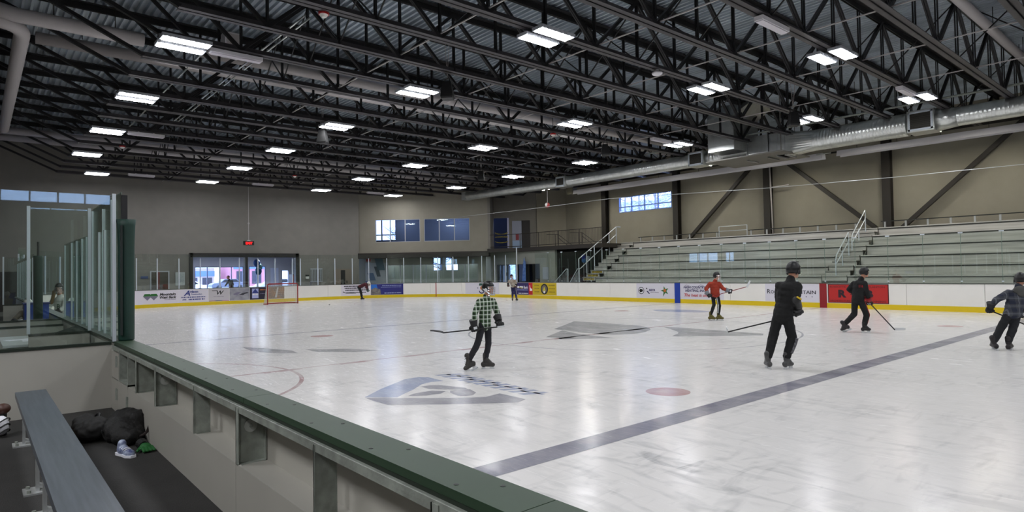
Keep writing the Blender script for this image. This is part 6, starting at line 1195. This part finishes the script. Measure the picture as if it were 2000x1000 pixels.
r_p = person('child in a white jersey and black helmet with long hair behind left glass', L, J, dict(face=(0.3, -0.95, 0), k=0.9, topm=mat('jersey_white', (0.76, 0.78, 0.76), 0.85), pantm=PB_, pant=0.9, gl=(GLB, GLW), helm=HELM, cage='cage', boot=mat('boot_black', (0.12, 0.10, 0.11), 0.45)))
mb = MB(); mb.cap((-0.08, -0.08, 1.43), (-0.12, -0.12, 1.14), 0.045, 0.035); mb.cap((-0.02, 0.07, 1.43), (-0.04, 0.09, 1.12), 0.06, 0.04); blob('hair', mb, mat('hair_blond', (0.42, 0.32, 0.14), 0.7, 0, 0.3, 30), r_p, 0.011, 2)
vs, fs = text_geo('B', 0.16, 0.004); mb = MB(); mb.add([(0.04 + x, -0.17, 1.0 + y) for x, y in vs], fs); mb.build('jersey_letter', mat('print_green_dark', (0.12, 0.28, 0.18), 0.6), r_p)
L = (-6.0, -0.48, FZ - 0.075)
person('person in an olive top and white helmet behind the low dividers at left', L, {k_: (v[0], v[1], v[2] * 0.66) for k_, v in J.items()}, dict(face=(0.2, -0.95, 0), k=0.78, topm=mat('cloth_olive', (0.36, 0.34, 0.20), 0.85, col2=(0.55, 0.52, 0.5), scale=4), pantm=PB_, pant=0.9, gl=(GLB, GLW), helm=MATS['helmet_white'], cage='cage'))
# person in the lobby
L = (-36.6, 12.75, 0)
J = dict(head=(-0.18, -0.02, 1.66), neck=(-0.10, 0, 1.50), shL=(-0.2, 0.1, 1.40), shR=(0.12, -0.05, 1.40), elL=(-0.28, -0.06, 1.15), wrL=(-0.30, -0.2, 1.05), glL=(-0.30, -0.26, 1.02), elR=(0.22, -0.1, 1.12), wrR=(0.1, -0.25, 1.0), glR=(0.05, -0.3, 0.98), hip=(0.05, 0, 0.95), knL=(-0.05, 0, 0.5), anL=(-0.05, 0.02, 0.1), toL=(-0.08, -0.14, 0.03), knR=(0.12, 0, 0.5), anR=(0.14, 0.02, 0.1), toR=(0.14, -0.12, 0.03))
r_p = person('dark figure in a coat standing with bowed head inside the lobby', L, J, dict(face=(-0.8, -0.3, -0.5), headup=(-0.4, 0, 0.9), k=1.0, topm=mat('cloth_dark_grey', (0.16, 0.17, 0.18), 0.85), topname='coat', pantm=PB_, pant=1.0, top=1.1, jhem=1.15))
mb = MB(); mb.ell(V((-0.17, 0.01, 1.69)), 0.105, 0.09, 0.105); blob('hair', mb, mat('hair_dark', (0.12, 0.10, 0.09), 0.8), r_p, 0.011, 2)
MB().box(-0.12, -0.05, 0.0, -0.0, 0.1, 0.08).build('shoe', INK, r_p); MB().box(0.08, -0.1, 0.0, 0.2, 0.1, 0.08).build('shoe', INK, r_p)
# ------------------------------------------------------------------ outside
def simple_building(label, x0, y0, x1, y1, h, wallm, bandm, nwin):
    t = thing('building', label, 'building', ((x0 + x1) / 2, (y0 + y1) / 2, -0.12)); MB().box(x0, y0, -0.12, x1, y1, h).build('wall', wallm, t, world=True); MB().box(x0 - 0.3, y0 - 0.3, h, x1 + 0.3, y1 + 0.3, h + 0.4).build('roof', SNOW, t, world=True); MB().box(x1, y0, h * 0.55, x1 + 0.15, y1, h * 0.85).build('fascia_band', bandm, t, world=True)
    for i in range(nwin): y = y0 + (y1 - y0) * (i + 0.5) / nwin; MB().box(x1, y - 0.8, 0.3, x1 + 0.08, y + 0.8, h * 0.48).build('window', INKG, t, world=True)
simple_building('low shop building with a blue band seen through the lobby windows', -118, 14, -108, 31, 3.2, mat('shop_wall', (0.74, 0.68, 0.72), 0.8), mat('shop_blue', (0.36, 0.48, 0.72), 0.6), 7)
simple_building('red building with a blue band seen at right through the lobby windows', -112, 33, -104, 41, 5.4, mat('shop_red', (0.74, 0.50, 0.55), 0.8), mat('shop_blue', (0.1, 0.26, 0.66), 0.6), 3)
def car(label, x, y, rz, col):
    t = thing('parked_car', label, 'car', (x, y, -0.12), rz, 'cars parked outside the lobby')
    pr = [(-2.2, 0.35), (-2.25, 0.75), (-1.9, 0.95), (-1.2, 1.0), (-0.6, 1.48), (0.9, 1.5), (1.5, 1.02), (2.15, 0.92), (2.25, 0.6), (2.2, 0.35)]
    mb = MB(); n = len(pr); mb.add([(x_, -0.85, z) for x_, z in pr] + [(x_, 0.85, z) for x_, z in pr], [tuple(range(n)), tuple(range(2 * n - 1, n - 1, -1))] + [(i, (i + 1) % n, (i + 1) % n + n, i + n) for i in range(n)]); b = mb.build('body', col, t); md = b.modifiers.new('b', 'BEVEL'); md.width = 0.08; md.segments = 2
    for sg in (-1, 1):
        mb = MB(); mb.add([(-1.05, sg * 0.86, 1.03), (-0.55, sg * 0.86, 1.40), (0.85, sg * 0.86, 1.42), (1.3, sg * 0.86, 1.05)], [(0, 1, 2, 3)]); mb.build('side_window', INK, t)
        for wx in (-1.35, 1.4): MB().cyl((wx, sg * 0.72, 0.33), (wx, sg * 0.88, 0.33), 0.33, 20).build('wheel', INK, t)
car('white car parked outside, left behind the lobby windows', -62, 15.5, 1.45, PWH); car('dark grey car parked outside, middle behind the lobby windows', -78, 24.5, 1.6, mat('car_grey', (0.35, 0.37, 0.42), 0.3)); car('white van parked outside, right behind the lobby windows', -60, 24.5, 1.7, mat('car_silver', (0.70, 0.73, 0.78), 0.3, 0.4))
def tree(label, x, y, h, seed, base=-0.12):
    rnd = random.Random(seed); t = thing('bare_tree', label, 'tree', (x, y, base)); tr = MB(); tr.tube([(0, 0, 0), (0.1, 0.05, h * 0.4), (0, 0, h * 0.7), (0.05, 0, h)], [0.22, 0.16, 0.09, 0.02], 8); BR = mat('bark_frost', (0.62, 0.62, 0.65), 0.9); tr.build('trunk', BR, t, smooth=True)
    br = MB()
    for i in range(26):
        z = h * rnd.uniform(0.15, 0.95); a = rnd.uniform(0, 2 * PI); l = (h - z * 0.75) * rnd.uniform(0.25, 0.45); e = V((math.cos(a) * l, math.sin(a) * l, z + l * 0.5)); m_ = V((math.cos(a) * l * .5, math.sin(a) * l * .5, z + l * 0.15)); br.tube([(0, 0, z), m_, e], [0.05, 0.035, 0.01], 5)
        for j in range(5):
            q = V((0, 0, z)).lerp(e, rnd.uniform(0.3, 1.0)); d = V((rnd.uniform(-1, 1), rnd.uniform(-1, 1), rnd.uniform(0, 1))) * l * 0.4; br.tube([q, q + d * 0.5, q + d], [0.02, 0.014, 0.005], 4)
    br.build('branches', BR, t); return t
k = 0
for (x, y) in ((-27, 46), (-22, 44), (-17.5, 47), (-14, 43.5), (-24.5, 50), (-19.5, 51), (-12, 49), (-30, 52)):
    tree('bare frosty tree outside the high bleacher window, %s of the stand' % ordn[k], x, y, 11 + (k % 3) * 1.5, 50 + k); k += 1
for (x, y) in ((-42, 30), (-44.5, 33), (-41.5, 34.5)):
    tree('bare frosty tree outside the corner office window, %s of three' % ordn[k - 8], x, y, 9.5, 50 + k); k += 1
hl = MB(); nx = 14; ny = 8; vs = []
for j in range(ny + 1):
    for i in range(nx + 1): vs.append((-75 + 6.5 * i, 58 + 4.0 * j, -0.12 + 2.6 * j * (0.8 + 0.2 * math.sin(i * 1.3 + j))))
hl.add(vs, [(j * (nx + 1) + i, j * (nx + 1) + i + 1, (j + 1) * (nx + 1) + i + 1, (j + 1) * (nx + 1) + i) for j in range(ny) for i in range(nx)])
tag(hl.build('snowy_hillside', mat('hill_scrub', (0.90, 0.92, 0.97), 0.9, col2=(0.46, 0.50, 0.60), scale=2.5)), 'snowy scrub-covered hillside rising outside the high window', 'hill', kind='stuff')
